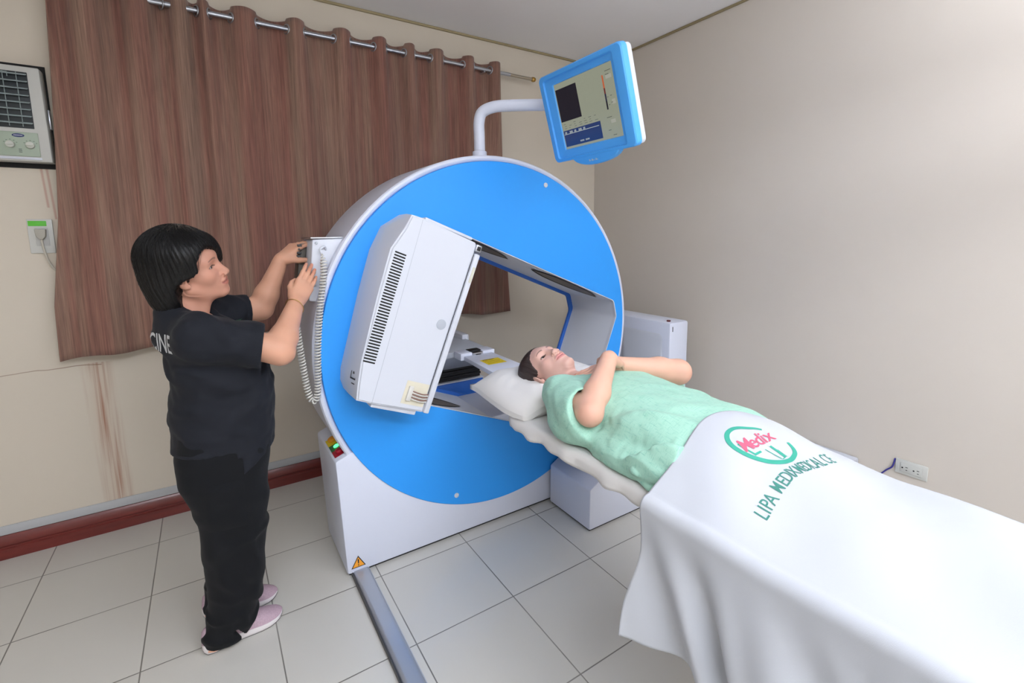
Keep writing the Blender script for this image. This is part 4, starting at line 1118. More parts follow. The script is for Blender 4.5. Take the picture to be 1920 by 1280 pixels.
PR = glyph('printed_lettering', 'L', .040, .9209, .4910, .10, .85, M_teal2, SH, .0002)
for ch, x, y, a, sx in (('I', .9348, .4937, .12, .9), ('P', .9491, .4965, .12, .85), ('A', .9670, .4985, .10, .85),
    ('M', 1.0020, .5040, .06, .72), ('E', 1.0230, .5048, .02, .8), ('D', 1.0405, .5058, 0, .72), ('I', 1.0530, .5050, -.03, .8), ('X', 1.0625, .5030, -.06, .60),
    ('M', 1.0785, .4995, -.10, .46), ('E', 1.0900, .4965, -.12, .48), ('D', 1.0995, .4940, -.12, .42), ('I', 1.1065, .4915, -.10, .5), ('C', 1.1140, .4895, -.06, .42), ('A', 1.1290, .4880, -.03, .75), ('L', 1.1480, .4870, 0, .85),
    ('C', 1.1740, .4880, .02, .80), ('E', 1.1950, .4880, .02, .82)):
    glyph('printed_letter', ch, .040, x, y, a, sx, M_teal2, PR, .0002)
#PRINT_END

#PEOPLE_BEGIN
from mathutils.bvhtree import BVHTree
M_skin = mat('skin', (200, 150, 125), .5, spec=.35, sss=.12, attr='Col', bump=.08, bscale=500)
M_hairb = mat('black_hair', (11, 10, 11), .42, spec=.35, bump=.55, bscale=260, bstretch=(1, 1, .05), var=.35, vscale=300, vstretch=(1, 1, .04))
M_hairp = mat('dark_brown_hair', (50, 36, 34), .42, spec=.5, bump=.5, bscale=300, bstretch=(.15, .15, 1), var=.3, vscale=200, vstretch=(.15, .15, 1))
M_grey = mat('grey_hair', (120, 108, 96), .4)
M_eyew = mat('eye_white', (200, 192, 186), .25); M_iris = mat('iris_dark', (26, 17, 14), .15)
M_scrub = mat('black_scrubs', (23, 26, 34), .82, spec=.3, bump=.25, bscale=1100, sheen=.04)
M_scrub2 = mat('black_trousers', (14, 16, 20), .85, spec=.25, bump=.25, bscale=1100, sheen=.04)
def A(*v): return np.array(v, float)
def basis_gs(R):
    q, r = np.linalg.qr(np.array(R)); return q*np.sign(np.diag(r))
SK = lin((205, 158, 134))
def flat_cols(V, c): return np.tile(np.array(c), (len(V), 1))
def limb_cols(V, base, red, pts, rad=.03):
    C_ = np.tile(np.array(base), (len(V), 1)); n_ = 1+.05*fbm(V, 45)[:, None]; C_ = C_*n_
    for p in pts:
        d = np.clip(1-np.linalg.norm(V-np.array(p), axis=1)/rad, 0, 1)[:, None]*.45; C_ = C_*(1-d)+np.array(red)*d
    return C_

# =============================================================== technician
TP = thing('person', (-.02, 1.88, 0), 'person in black scrubs and pink trainers standing and reaching to the scanner control box', 'person')
cH = A(-.053, 1.85, 1.31); RH = basis_gs([[.97, .055, -.235], [-.12, .955, -.27], [.21, .29, .934]]); sH = .97; ya_ = math.radians(-9); RH = np.array([[math.cos(ya_), -math.sin(ya_), 0], [math.sin(ya_), math.cos(ya_), 0], [0, 0, 1]])@RH; cH = cH+A(.003, .006, 0)
neck_base = A(-.085, 1.885, 1.10)
parts = []
S = SDF((-.215, 1.715, 1.085), (.09, 1.985, 1.44), .0017)
S.frame(); n0 = cH+RH@A(-.030, 0, -.055)*sH
S.cone(n0, neck_base, .050, .058, 0)
S.cone(cH+RH@A(.02, -.03, -.10)*sH, neck_base+A(.045, -.02, .0), .018, .02, .03)
sdf_head(S, cH, RH, sH)
V, Q = S.mesh(1)
skin_t = lin((202, 148, 126)); lip_t = lin((176, 104, 92)); brow_t = lin((62, 48, 42))
parts.append((V, Q, head_cols(V, cH, RH, sH, skin_t, lip_t, brow_t, None, .8)))
# near (right) arm
shR, elR, wrR = A(-.045, 1.735, 1.115), A(.178, 1.700, 1.040), A(.262, 1.850, 1.178)
S = SDF((-.12, 1.60, .96), (.44, 2.02, 1.38), .0026)
S.frame(); S.cone(shR, elR, .054, .045, 0); 
fm = elR+(wrR-elR)*.28+A(-.004, -.004, -.006); S.cone(elR, fm, .043, .044, .02); S.cone(fm, wrR, .043, .0265, .02)
S.ell(elR+A(.010, -.006, -.014), (.03, .028, .028), .02)
tR = hand(S, wrR+(wrR-elR)*.02, A(.090, .085, .132), A(-.75, .0, .62), A(-.3, -.9, .2), .90,
          [(-.02, .10, .08), (-.02, .12, .10), (-.02, .14, .12), (.0, .18, .15)], .012, ((.050, .040, -.020), (.074, .042, -.026), (.092, .036, -.026)))
V, Q = S.mesh(1); arm_c = lin((210, 158, 131)); red_c = lin((200, 130, 110))
parts.append((V, Q, limb_cols(V, arm_c, red_c, [elR, *tR], .04)))
# far (left) arm
shL, elL, wrL = A(.0, 2.035, 1.135), A(.165, 2.075, 1.135), A(.247, 2.06, 1.322)
S = SDF((-.07, 1.92, 1.04), (.44, 2.17, 1.46), .0026)
S.frame(); S.cone(shL, elL, .050, .043, 0)
fm = elL+(wrL-elL)*.28; S.cone(elL, fm, .042, .042, .02); S.cone(fm, wrL, .041, .026, .02)
tL = hand(S, wrL, A(.72, .05, .62), A(.25, -.90, -.30), A(-.6, -.1, .75), .93,
          [(.30, .45, .40), (.40, .40, .35), (.45, .40, .35), (.5, .45, .35)], .06, ((.045, .050, -.028), (.064, .064, -.040), (.078, .072, -.048)))
V, Q = S.mesh(1); parts.append((V, Q, limb_cols(V, arm_c, red_c, [elL, *tL], .04)))
# hidden torso and legs that tie the body together under the clothes
S = SDF((-.18, 1.65, .03), (.18, 2.10, 1.20), .012)
S.frame(); S.ell((-.02, 1.875, 1.02), (.085, .115, .13), 0); S.ell((.0, 1.875, .80), (.10, .12, .15), .05)
S.cone((-.06, 1.88, 1.14), (-.03, 1.88, 1.0), .045, .07, .05); S.cone(shR, (-.02, 1.85, 1.05), .036, .05, .03); S.cone(shL, (-.01, 1.92, 1.06), .036, .05, .03)
for y, dy in ((1.81, -.01), (1.955, .02)):
    S.cone((-.005, y, .70), (.005, y, .42), .072, .045, .04); S.cone((.005, y, .42), (-.045, y+dy, .07), .045, .032, .03)
V, Q = S.mesh(1); parts.append((V, Q, flat_cols(V, arm_c)))
V, Q, C_ = join_vq(parts)
body = link('body', fast_mesh('body', V, Q, C_), M_skin, TP)
eyes(cH, RH, sH, TP, M_iris, M_eyew, (1, .05, .1))

# hair: bob
def strand_disp(V, Q, c, R, s, amp, freq, seed=0):
    n_ = vnormals(V, Q); P = (V-c)@R/s
    ang = np.arctan2(P[:, 1], P[:, 0]+.02)
    ph = ang*freq+2.5*np.sin(P[:, 2]*14+ang*2)+1.2*np.sin(ang*5+P[:, 2]*9+seed)
    d = amp*(np.sin(ph)+.6*np.sin(ph*2.3+P[:, 2]*12+1)+.35*np.sin(ph*4.7+2))
    top = np.clip((P[:, 2]-.06)/.06, 0, 1)
    return V+n_*(d*(1-.75*top))[:, None]
S = SDF((-.26, 1.67, 1.10), (.12, 2.03, 1.50), .0024)
S.frame(cH, RH, sH)
S.ell((-.018, 0, .052), (.114, .099, .103), 0)
S.ell((-.050, 0, -.015), (.094, .101, .095), .03)
S.ell((-.066, 0, -.078), (.076, .090, .066), .03)
S.ell((.030, -.050, .055), (.046, .046, .048), .03)      # near side sweep
S.ell((.058, .052, .030), (.042, .040, .066), .03)      # far fringe falling past the brow
S.ell((.015, -.078, .00), (.040, .018, .060), .02)
# carve the face and the open forehead on the near side
S.ell((.098, -.045, .018), (.060, .055, .050), .012, 's')
S.ell((.105, -.004, -.040), (.072, .055, .088), .012, 's')
S.ell((.085, -.070, -.050), (.085, .060, .062), .010, 's')
S.ell((.020, -.090, -.060), (.052, .034, .052), .010, 's')
S.ell((.070, .060, -.085), (.09, .05, .07), .010, 's')
S.ell((.00, 0, -.13), (.055, .06, .05), .01, 's')
S.ell((.012, -.062, -.105), (.052, .050, .072), .012, 's')
V, Q = S.mesh(1); V = strand_disp(V, Q, cH, RH, sH, .0011, 46)
hair = link('hair', fast_mesh('hair', V, Q), M_hairb, TP)
# loose strands lying over the crown, fringe and ends
bvh = BVHTree.FromPolygons([tuple(v) for v in V], [tuple(q) for q in Q])
def strands(name, n_, gen, m, parent, r=.0007):
    bm = bmesh.new()
    for k in range(n_):
        pts = gen(k)
        if len(pts) > 2:
            L_ = len(pts); add_tube(bm, pts, [r*(1-.75*i/(L_-1)) for i in range(L_)], 4, cap=False)
    return bm_obj(name, bm, m, parent, 180)
rnd = random.Random(5)
def gen_crown(k):
    a = rnd.uniform(-2.9, .25); part0 = Vector((rnd.uniform(-.04, .045), rnd.uniform(.0, .02), .14)); pts = []
    d = Vector((math.cos(a), math.sin(a), 0)); ln_ = rnd.uniform(.10, .22); off = rnd.uniform(.0008, .0025)
    for i in range(14):
        t = i/13; ph = t*ln_/.11
        p = Vector((part0.x, part0.y, 0))+d*(.12*math.sin(min(ph, 1.5))); z = .05+.095*math.cos(min(ph, 1.6)); z = z if ph < 1.5 else .05-(ph-1.5)*.11
        q = Vector(RH @ (A(p.x, p.y, z)*sH)+cH); loc, nrm, _, _ = bvh.find_nearest(q)
        if loc is None: break
        ctr = Vector(cH)
        nn = nrm if nrm.dot(loc-ctr) > 0 else -nrm
        pts.append(loc+nn*off)
    return pts
strands('loose_strands', 420, gen_crown, M_hairb, hair, .0006)
def gen_grey(k):
    a = rnd.uniform(-1.9, .2); x0 = rnd.uniform(.0, .05); pts = []; d = Vector((math.cos(a), math.sin(a), 0)); ln_ = rnd.uniform(.25, .6)
    for i in range(7):
        t = i/6; ph = t*ln_+.02
        q = Vector(RH @ (A(x0+d.x*.11*math.sin(ph), .012+d.y*.11*math.sin(ph), .05+.10*math.cos(ph))*sH)+cH); loc, nrm, _, _ = bvh.find_nearest(q)
        nn = nrm if nrm.dot(loc-Vector(cH)) > 0 else -nrm
        pts.append(loc+nn*.0022)
    return pts
o = strands('grey_strands', 34, gen_grey, M_grey, hair, .0005); o['label'] = 'few grey strands at the parting'

# shirt
yaw = math.radians(14); RY = np.array([[math.cos(yaw), -math.sin(yaw), 0], [math.sin(yaw), math.cos(yaw), 0], [0, 0, 1]])
def loft_fn(zs, xb, xf, ry, yc=None, pw=2.3, zt=None, zb=None):
    zs = np.array(zs); o_ = np.argsort(zs); zs = zs[o_]; xb, xf, ry = [np.array(a)[o_] for a in (xb, xf, ry)]
    yc = np.zeros(len(zs)) if yc is None else np.array(yc)[o_]
    def fn(P):
        z = P[..., 2]; b_ = np.interp(z, zs, xb); f_ = np.interp(z, zs, xf); r_ = np.interp(z, zs, ry); y_ = np.interp(z, zs, yc)
        rx = (f_-b_)/2; cx_ = (f_+b_)/2
        q = (np.abs((P[..., 0]-cx_)/rx)**pw+np.abs((P[..., 1]-y_)/r_)**pw)**(1/pw)
        d = (q-1)*np.minimum(rx, r_); d = np.maximum(d, z-zs[-1] if zt is None else z-zt); return np.maximum(d, (zs[0] if zb is None else zb)-z)
    return fn
TC = A(0, 1.875, 0)
S = SDF((-.25, 1.56, .58), (.28, 2.24, 1.22), .0045)
S.frame(TC, np.eye(3), 1)
zs = [1.15, 1.12, 1.05, .97, .90, .84, .76, .70, .62]
S.op(loft_fn(zs, [-.112, -.125, -.138, -.132, -.134, -.143, -.146, -.150, -.150], [.02, .07, .135, .160, .168, .170, .160, .158, .150], [.060, .110, .158, .160, .158, .160, .168, .172, .176]), (0, 0, .88), (.2, .2, .30), 0)
S.frame(); S.cone((-.085, 1.885, 1.10), (-.088, 1.880, 1.165), .075, .062, .03)
S.cone((-.075, 1.85, 1.115), (-.040, 1.745, 1.105), .048, .060, .05); S.cone((-.070, 1.92, 1.12), (.0, 2.02, 1.12), .048, .054, .05)
# sleeves
seR = shR+(elR-shR)*.70; S.cone(shR+A(.01, .005, -.008), seR+A(.03, -.004, -.008), .066, .070, .035)
seL = shL+(elL-shL)*.60; S.cone(shL, seL+A(.03, .004, 0), .058, .060, .03)
dR = (elR-shR)/np.linalg.norm(elR-shR); dL = (elL-shL)/np.linalg.norm(elL-shL)
def cut(S, p, n_, rad, thick=.08):
    n_ = np.array(n_, float); n_ /= np.linalg.norm(n_); p = np.array(p, float)
    def fn(P): 
        t = (P-p)@n_; q = P-p-t[..., None]*n_
        return np.maximum(np.maximum(-t, t-thick), np.sqrt((q*q).sum(-1))-rad)
    S.op(fn, p+n_*thick/2, (rad+thick,)*3, 0, 's')
# folds in the fabric
X_, Y_, Z_ = np.meshgrid(*S.ax, indexing='ij'); PP = np.stack([X_, Y_, Z_], -1).reshape(-1, 3)
near = np.abs(S.F.reshape(-1)) < .03; Pn = PP[near]
amp = np.zeros(len(Pn))
armpit = A(.02, 1.70, 1.02); ra = np.linalg.norm((Pn-armpit)*A(1, .5, 1), axis=1)
amp += .010*ridged(Pn, (.35, .1, 1.0), 62, 1.0, 1.6, 2)*np.exp(-((Pn[:, 2]-.98)/.10)**2)*np.clip((.12-Pn[:, 0])/.1, 0, 1)
amp += .0085*ridged(Pn, (-.55, .1, .85), 50, 3.0, 1.8, 2)*np.exp(-((Pn[:, 2]-.86)/.10)**2)
amp += .0070*ridged(Pn, (.15, .1, 1.0), 75, 5.0, 1.3, 2)*np.exp(-((Pn[:, 2]-.735)/.06)**2)*np.clip((.10-Pn[:, 0])/.1, 0, 1)
amp += .0075*ridged(Pn, (.9, .9, -.35), 55, 2.0, 1.2, 2)*np.clip((Pn[:, 2]-1.02)/.04, 0, 1)
amp += .0015*fbm(Pn, 60, 2)
F_ = S.F.reshape(-1); F_[near] -= amp; S.F = F_.reshape(S.F.shape)
cut(S, seR+A(.022, 0, 0), dR+A(.20, 0, .12), .12); cut(S, seL+A(.020, 0, .0), dL, .10)
S.cone(seR, seR+dR*.05, .052, .062, 0, 's'); S.cone(seL, seL+dL*.05, .047, .055, 0, 's')
# hem: back panel ends higher, front panel dips to a point at the side slit
def hem(P):
    x = P[..., 0]; z = P[..., 2]; zb = np.where(x < .030, .722+(x+.15)*-.02, .640+np.clip((x-.045), 0, 1)*.55); zb = np.where((x >= .030) & (x < .045), .70, zb)
    return z-zb
S.op(hem, (0, 1.875, .62), (.25, .25, .12), 0, 's')
S.frame(); S.cone(n0, neck_base+A(0, 0, .012), .052, .055, .01, 's'); S.ell((-.010, 1.86, 1.165), (.050, .045, .045), .015, 's')
V, Q = S.mesh(1); shirt = link('scrub_top', fast_mesh('scrub_top', V, Q), M_scrub, TP)
bvs = BVHTree.FromPolygons([tuple(v) for v in V], [tuple(q) for q in Q])
tm = text_mesh('MEDICINE', .080, bold=.0012)
tb = bmesh.new(); tb.from_mesh(tm); bmesh.ops.triangulate(tb, faces=tb.faces[:]); bmesh.ops.subdivide_edges(tb, edges=[e for e in tb.edges if e.calc_length() > .02], cuts=2); tb.to_mesh(tm); tb.free()
for v in tm.vertices:
    a, b_ = v.co.x*.74, v.co.y
    ph = PI+a/.150; zc_ = 1.085+b_; d_ = Vector((math.cos(ph), math.sin(ph), 0)); o_ = Vector((0.0, 1.875, zc_))+d_*.5
    hit = bvs.ray_cast(o_, -d_)
    v.co = (hit[0] if hit[0] is not None else Vector((0, 1.875, zc_))+d_*.14)+d_*.0022
o = link('back_lettering', tm, mat('white_lettering', (206, 208, 210), .7), shirt)
# small green chest badge on the far breast
bm = bmesh.new()
P_ = []
for (yy, zz) in ((1.955, 1.098), (1.990, 1.098), (1.990, 1.112), (1.955, 1.112)):
    hit = bvs.ray_cast(Vector((.5, yy, zz)), Vector((-1, 0, 0))); P_.append((hit[0] if hit[0] is not None else Vector((.07, yy, zz)))+Vector((.0022, 0, .0012)))
add_quad(bm, P_); bm_obj('chest_patch', bm, mat('dark_green_patch', (28, 62, 46), .7), shirt)

# trousers
S = SDF((-.24, 1.66, -.005), (.24, 2.12, .80), .0052)
zz = [.78, .70, .605, .473, .356, .19, .10, .05, .018]
nb = [-.125, -.140, -.134, -.092, -.092, -.090, -.100, -.114, -.116]; nf = [.12, .138, .118, .110, .098, .074, .050, .040, .020]
S.frame((0, 0, 0)); 
S.op(loft_fn(zz, nb, nf, [.09, .095, .092, .078, .072, .066, .062, .060, .058], [1.805, 1.800, 1.797, 1.800, 1.803, 1.808, 1.812, 1.812, 1.812], 2.2), (0, 1.80, .4), (.2, .12, .42), 0)
S.op(loft_fn(zz, nb, [a-.004 for a in nf], [.09, .095, .092, .078, .072, .066, .062, .060, .058], [1.945, 1.950, 1.955, 1.965, 1.972, 1.982, 1.988, 1.990, 1.990], 2.2), (0, 1.96, .4), (.2, .12, .42), .012)
S.op(loft_fn([.80, .72, .66, .60], [-.12, -.130, -.134, -.12], [.12, .128, .124, .10], [.145, .150, .145, .10], [1.875]*4, 2.4), (0, 1.875, .70), (.2, .2, .12), .03)
X_, Y_, Z_ = np.meshgrid(*S.ax, indexing='ij'); PP = np.stack([X_, Y_, Z_], -1).reshape(-1, 3)
near = np.abs(S.F.reshape(-1)) < .03; Pn = PP[near]; F_ = S.F.reshape(-1); amp = np.zeros(len(Pn))
amp += .008*ridged(Pn, (.3, .05, 1.0), 70, 1.0, 2.2, 2)*np.exp(-((Pn[:, 2]-.10)/.08)**2)
amp += .0050*ridged(Pn, (-.25, .05, 1.0), 48, 4.0, 1.8, 2)*np.exp(-((Pn[:, 2]-.40)/.12)**2)
amp += .0075*ridged(Pn, (1.0, .3, .12), 60, 2.0, 1.3, 2)*np.exp(-((Pn[:, 2]-.30)/.25)**2)
amp += .0035*ridged(Pn, (.5, .1, 1.0), 45, 6.0, 1.8, 2)*np.exp(-((Pn[:, 2]-.58)/.08)**2)
F_[near] -= amp; S.F = F_.reshape(S.F.shape)
# cuffs open over the shoes: clear the inside at the hem and a side slit
for y in (1.812, 1.990):
    S.cone((-.04, y, .0), (-.035, y, .045), .052, .044, 0, 's', flat=((1, 0, 0), 1.25))
S.op(lambda P: np.maximum(np.abs(P[..., 0]+.012+.5*(P[..., 2]-.06))-.006, P[..., 2]-.075), (-.02, 1.75, .03), (.05, .05, .06), 0, 's')
def cuff(P): return P[..., 2]-(.020+np.clip(P[..., 0]+.02, 0, 1)*.42)
S.op(cuff, (0, 1.9, .03), (.2, .25, .06), 0, 's')
V, Q = S.mesh(1); tro = link('trousers', fast_mesh('trousers', V, Q), M_scrub2, TP)
# cargo pocket on the near thigh
bm = bmesh.new(); bvt = BVHTree.FromPolygons([tuple(v) for v in V], [tuple(q) for q in Q]); NU, NW = 10, 12; rows = []
for j in range(NW+1):
    row = []
    for i in range(NU+1):
        x = -.075+.12*i/NU; z = .63-.17*j/NW; hit = bvt.ray_cast(Vector((x, 1.4, z)), Vector((0, 1, 0)))
        e = 0 if i in (0, NU) or j in (0, NW) else .0042; e += .002 if j < 3 and 0 < j and 0 < i < NU else 0
        row.append(bm.verts.new((hit[0] if hit[0] is not None else Vector((x, 1.72, z)))+Vector((0, -e, 0))))
    rows.append(row)
for j in range(NW):
    for i in range(NU): bm.faces.new((rows[j][i], rows[j][i+1], rows[j+1][i+1], rows[j+1][i]))
bm_obj('cargo_pocket', bm, M_scrub2, tro, 180)

# shoes
M_shoe = mat('pink_knit', (186, 160, 172), .8, bump=.5, bscale=420, var=.12, vscale=260)
M_sole = mat('white_sole', (226, 220, 220), .55); M_outs = mat('grey_outsole', (96, 92, 96), .7); M_cop = mat('pale_orange_insert', (222, 168, 140), .4)
def shoe(heel, toe, name='shoe'):
    h_ = Vector((heel[0], heel[1], 0)); d = Vector((toe[0]-heel[0], toe[1]-heel[1], 0)); Ls = d.length; d.normalize(); sd = Vector((-d.y, d.x, 0))
    def P(t, y, z): return h_+d*(t*Ls)+sd*y+Vector((0, 0, z))
    ts = [0, .015, .05, .12, .22, .34, .46, .58, .70, .80, .88, .94, .98, 1.0]
    hw = [.010, .020, .029, .033, .033, .031, .032, .037, .041, .041, .036, .028, .017, .006]
    st = [.030, .034, .036, .036, .034, .030, .027, .025, .023, .023, .023, .024, .026, .027]     # sole top
    sb = [.012, .006, .001, 0, 0, 0, 0, 0, 0, .001, .004, .008, .013, .018]
    ht = [.050, .072, .080, .082, .082, .086, .084, .072, .060, .051, .045, .040, .034, .029]
    def ringloft(sets, mi=0):
        bm = bmesh.new(); R_ = [[bm.verts.new(p) for p in L_] for L_ in sets]
        for A_, B_ in zip(R_, R_[1:]):
            for k in range(len(A_)): bm.faces.new((A_[k], A_[(k+1) % len(A_)], B_[(k+1) % len(A_)], B_[k]))
        bm.faces.new(R_[0]); bm.faces.new(R_[-1][::-1]); return bm
    sets = []
    for t, w_, b_, s_ in zip(ts, hw, sb, st):
        w2 = w_*1.10; sets.append([P(t, y*w2, z) for y, z in ((-.92, b_+.003), (-1, (b_+s_)/2), (-.96, s_), (0, s_), (.96, s_), (1, (b_+s_)/2), (.92, b_+.003), (.8, b_+.001), (0, b_+.001), (-.8, b_+.001))])
    root = bm_obj(name, ringloft(sets), M_sole, TP, 50)
    sets = []
    for t, w_, s_, z_ in zip(ts, hw, st, ht):
        L_ = []
        for k in range(17):
            a = PI*k/16; L_.append(P(t, w_*math.cos(a)*(1 if t > .1 else .97), s_-.004+(z_-s_+.004)*max(math.sin(a), 0)**.75))
        sets.append(L_)
    bm_obj('upper', ringloft(sets), M_shoe, root, 60)
    sets = []
    for t, w_, b_ in zip(ts, hw, sb):
        w2 = w_*1.02; sets.append([P(t, -w2, b_+.0032), P(t, w2, b_+.0032), P(t, w2*.95, b_), P(t, -w2*.95, b_)])
    bm_obj('outsole', ringloft(sets), M_outs, root, 60)
    for s_ in (-1, 1):
        bm = bmesh.new(); add_poly(bm, [P(t, s_*w_*1.10*1.012, z) for t, w_, z in ((.05, .0290, .012), (.12, .0335, .008), (.22, .0335, .007), (.30, .0320, .012), (.22, .0338, .019), (.12, .0338, .022), (.06, .0302, .022))]); bm_obj('heel_insert', bm, M_cop, root)
    # laces
    bm = bmesh.new()
    for k in range(5):
        t = .46+k*.055; hh = np.interp(t, ts, ht)+.001; pts = [P(t, .018*math.cos(a), hh-.010*(1-math.sin(a))) for a in [PI*i/8 for i in range(9)]]
        add_tube(bm, pts, .0024, 6)
    bm_obj('laces', bm, mat('lace_pink', (206, 184, 194), .8), root)
    return root
shoe((-.122, 1.808), (.132, 1.841)); shoe((-.120, 2.004), (.130, 1.952))
# bracelet
bm = bmesh.new(); ax_ = Vector(wrR-elR).normalized(); ctr = Vector(elR).lerp(Vector(wrR), .88); n_ = ax_.orthogonal().normalized(); b_ = ax_.cross(n_)
ax2 = (ax_+Vector((.15, 0, -.25))).normalized(); n_ = ax2.orthogonal().normalized(); b_ = ax2.cross(n_)
pts = [ctr+(n_*math.cos(2*PI*k/40)+b_*math.sin(2*PI*k/40))*.0325 for k in range(41)]; add_tube(bm, pts, .0013, 6); bm_obj('bracelet', bm, M_brass, TP, 80)

# =============================================================== patient
PT = thing('person', (1.143, .9, .757), 'person in a green hospital gown lying on the table with arms crossed', 'person')
cP = A(1.106, 1.463, .876); RP = basis_gs([[-.155, .947, -.28], [-.362, .209, .908], [.919, .242, .311]]); sP = .96; ta_ = math.radians(9); RP = np.stack([RP[:, 0]*math.cos(ta_)+RP[:, 2]*math.sin(ta_), RP[:, 1], RP[:, 2]*math.cos(ta_)-RP[:, 0]*math.sin(ta_)], 1)
parts = []
S = SDF((.95, 1.20, .755), (1.30, 1.66, 1.02), .0017)
S.frame(); n0 = cP+RP@A(-.030, 0, -.055)*sP; nb_ = A(1.125, 1.245, .855)
S.cone(n0, nb_, .046, .056, 0); S.cone(nb_, (1.143, 1.20, .85), .056, .06, .02)
sdf_head(S, cP, RP, sP)
V, Q = S.mesh(1); sk = lin((214, 172, 158)); lp_ = lin((206, 128, 126)); br = lin((70, 50, 46))
parts.append((V, Q, head_cols(V, cP, RP, sP, sk, lp_, br, (.083, -.034, -.086), 1.0)))
ac_ = lin((214, 168, 146)); rc_ = lin((204, 138, 122))
shR, elR, wrR = A(.965, 1.20, .87), A(.918, 1.015, .882), A(1.095, 1.118, .998)
S = SDF((.84, .93, .80), (1.30, 1.30, 1.06), .0026); S.frame()
S.cone(shR, elR, .046, .038, 0); fm = elR+(wrR-elR)*.35; S.cone(elR, fm, .036, .039, .02); S.cone(fm, wrR, .039, .027, .02); S.ell(elR+A(-.004, -.008, .0), (.026, .024, .028), .02)
t1 = hand(S, wrR, A(.80, .45, -.42), A(-.35, .85, .1), A(.42, .0, .9), .90, [(.25, .35, .3)]*4, .05, ((.045, .045, -.012), (.070, .055, -.018), (.088, .058, -.020)))
V, Q = S.mesh(1); parts.append((V, Q, limb_cols(V, ac_, rc_, [elR, *t1], .055)))
shL, elL, wrL = A(1.325, 1.19, .86), A(1.395, 1.075, .912), A(1.170, 1.168, .955)
S = SDF((.95, 1.00, .78), (1.47, 1.38, 1.02), .0026); S.frame()
S.cone(shL, elL, .048, .043, 0); fm = elL+(wrL-elL)*.30; S.cone(elL, fm, .041, .042, .02); S.cone(fm, wrL, .041, .027, .02)
t2 = hand(S, wrL, A(-.80, .46, -.32), A(.45, .80, .1), A(-.1, .0, 1), .90, [(.02, .10, .1), (.03, .12, .1), (.04, .14, .1), (.08, .15, .1)], .012, ((.045, .040, -.012), (.068, .046, -.016), (.086, .048, -.016)))
V, Q = S.mesh(1); parts.append((V, Q, limb_cols(V, ac_, rc_, [elL, *t2], .055)))
S = SDF((.88, -.62, .755), (1.45, 1.34, 1.02), .012); S.frame()
S.ell((1.143, 1.08, .850), (.145, .20, .062), 0); S.ell((1.143, .80, .835), (.13, .20, .052), .04); S.cone(nb_, (1.143, 1.15, .86), .045, .06, .04)
S.cone(shR, (1.08, 1.12, .87), .036, .05, .03); S.cone(shL, (1.20, 1.12, .87), .036, .05, .03)
for x in (1.065, 1.235):
    S.cone((x, .68, .812), (x, .25, .805), .044, .031, .02); S.cone((x, .25, .805), (x, -.18, .796), .031, .025, .02)
    S.cone((x, -.18, .798), (x, -.24, .815), .026, .018, .01)
V, Q = S.mesh(1); parts.append((V, Q, flat_cols(V, ac_)))
V, Q, C_ = join_vq(parts); link('body', fast_mesh('body', V, Q, C_), M_skin, PT)
eyes(cP, RP, sP, PT, M_iris, M_eyew, (1, -.05, .12))
# hair pulled back
S = SDF((.94, 1.34, .757), (1.26, 1.68, 1.03), .0022); S.frame(cP, RP, sP)
S.ell((-.022, 0, .038), (.104, .087, .093), 0); S.ell((-.058, 0, -.015), (.070, .078, .080), .02); S.ell((-.045, -.03, .075), (.07, .05, .05), .03)
def facecut(P): return -(.86*P[..., 0]-.50*P[..., 2]-.0215-.5*np.clip(.055-np.abs(P[..., 1]), 0, 1)**1.0*.35)
S.op(facecut, (.06, 0, 0), (.16, .16, .18), .006, 's')
S.ell((.0, 0, -.15), (.09, .07, .09), .01, 's')
for y in (-1, 1): S.ell((.008, y*.082, -.022), (.026, .016, .032), .012, 's')
V, Q = S.mesh(3); V = strand_disp(V, Q, cP, RP, sP, .0006, 30)
link('hair', fast_mesh('hair', V, Q), M_hairp, PT)
# gown
M_gown = mat('mint_gown', (150, 212, 186), .88, bump=.2, bscale=700, sheen=.1)
nt = M_gown.node_tree; N = nt.nodes; L = nt.links; b = N['Principled BSDF']; tc = N.new('ShaderNodeTexCoord')
cur = None
def gtex(scale, lo, hi, dark, seed):
    mp = N.new('ShaderNodeMapping'); mp.inputs['Scale'].default_value = scale; mp.inputs['Location'].default_value = (seed, seed, 0); L.new(tc.outputs['Object'], mp.inputs[0])
    n_ = N.new('ShaderNodeTexNoise'); n_.inputs['Scale'].default_value = 1; n_.inputs['Detail'].default_value = 3; L.new(mp.outputs[0], n_.inputs['Vector'])
    r = N.new('ShaderNodeValToRGB'); r.color_ramp.elements[0].position = lo; r.color_ramp.elements[0].color = (1, 1, 1, 1); r.color_ramp.elements[1].position = hi; r.color_ramp.elements[1].color = dark+(1,)
    L.new(n_.outputs['Fac'], r.inputs[0]); return r.outputs[0]
cols_ = [gtex((40, 380, 90), .56, .72, (.76, .86, .85), 0), gtex((380, 40, 90), .57, .72, (.72, .84, .84), 4), gtex((60, 60, 60), .55, .75, (.86, .94, .92), 9)]
cur = None
for q in cols_:
    mx = N.new('ShaderNodeMix'); mx.data_type = 'RGBA'; mx.blend_type = 'MULTIPLY'; mx.inputs['Factor'].default_value = 1
    if cur is None: mx.inputs['A'].default_value = lin((158, 202, 182))+(1,)
    else: L.new(cur, mx.inputs['A'])
    L.new(q, mx.inputs['B']); cur = mx.outputs['Result']
L.new(cur, b.inputs['Base Color'])
S = SDF((.80, .42, .750), (1.50, 1.36, 1.02), .0045); S.frame()
ys = np.array([.40, .55, .65, .75, .85, .95, 1.05, 1.15, 1.22, 1.28, 1.32])
tz = np.array([.85, .855, .872, .908, .920, .928, .936, .938, .926, .90, .868])
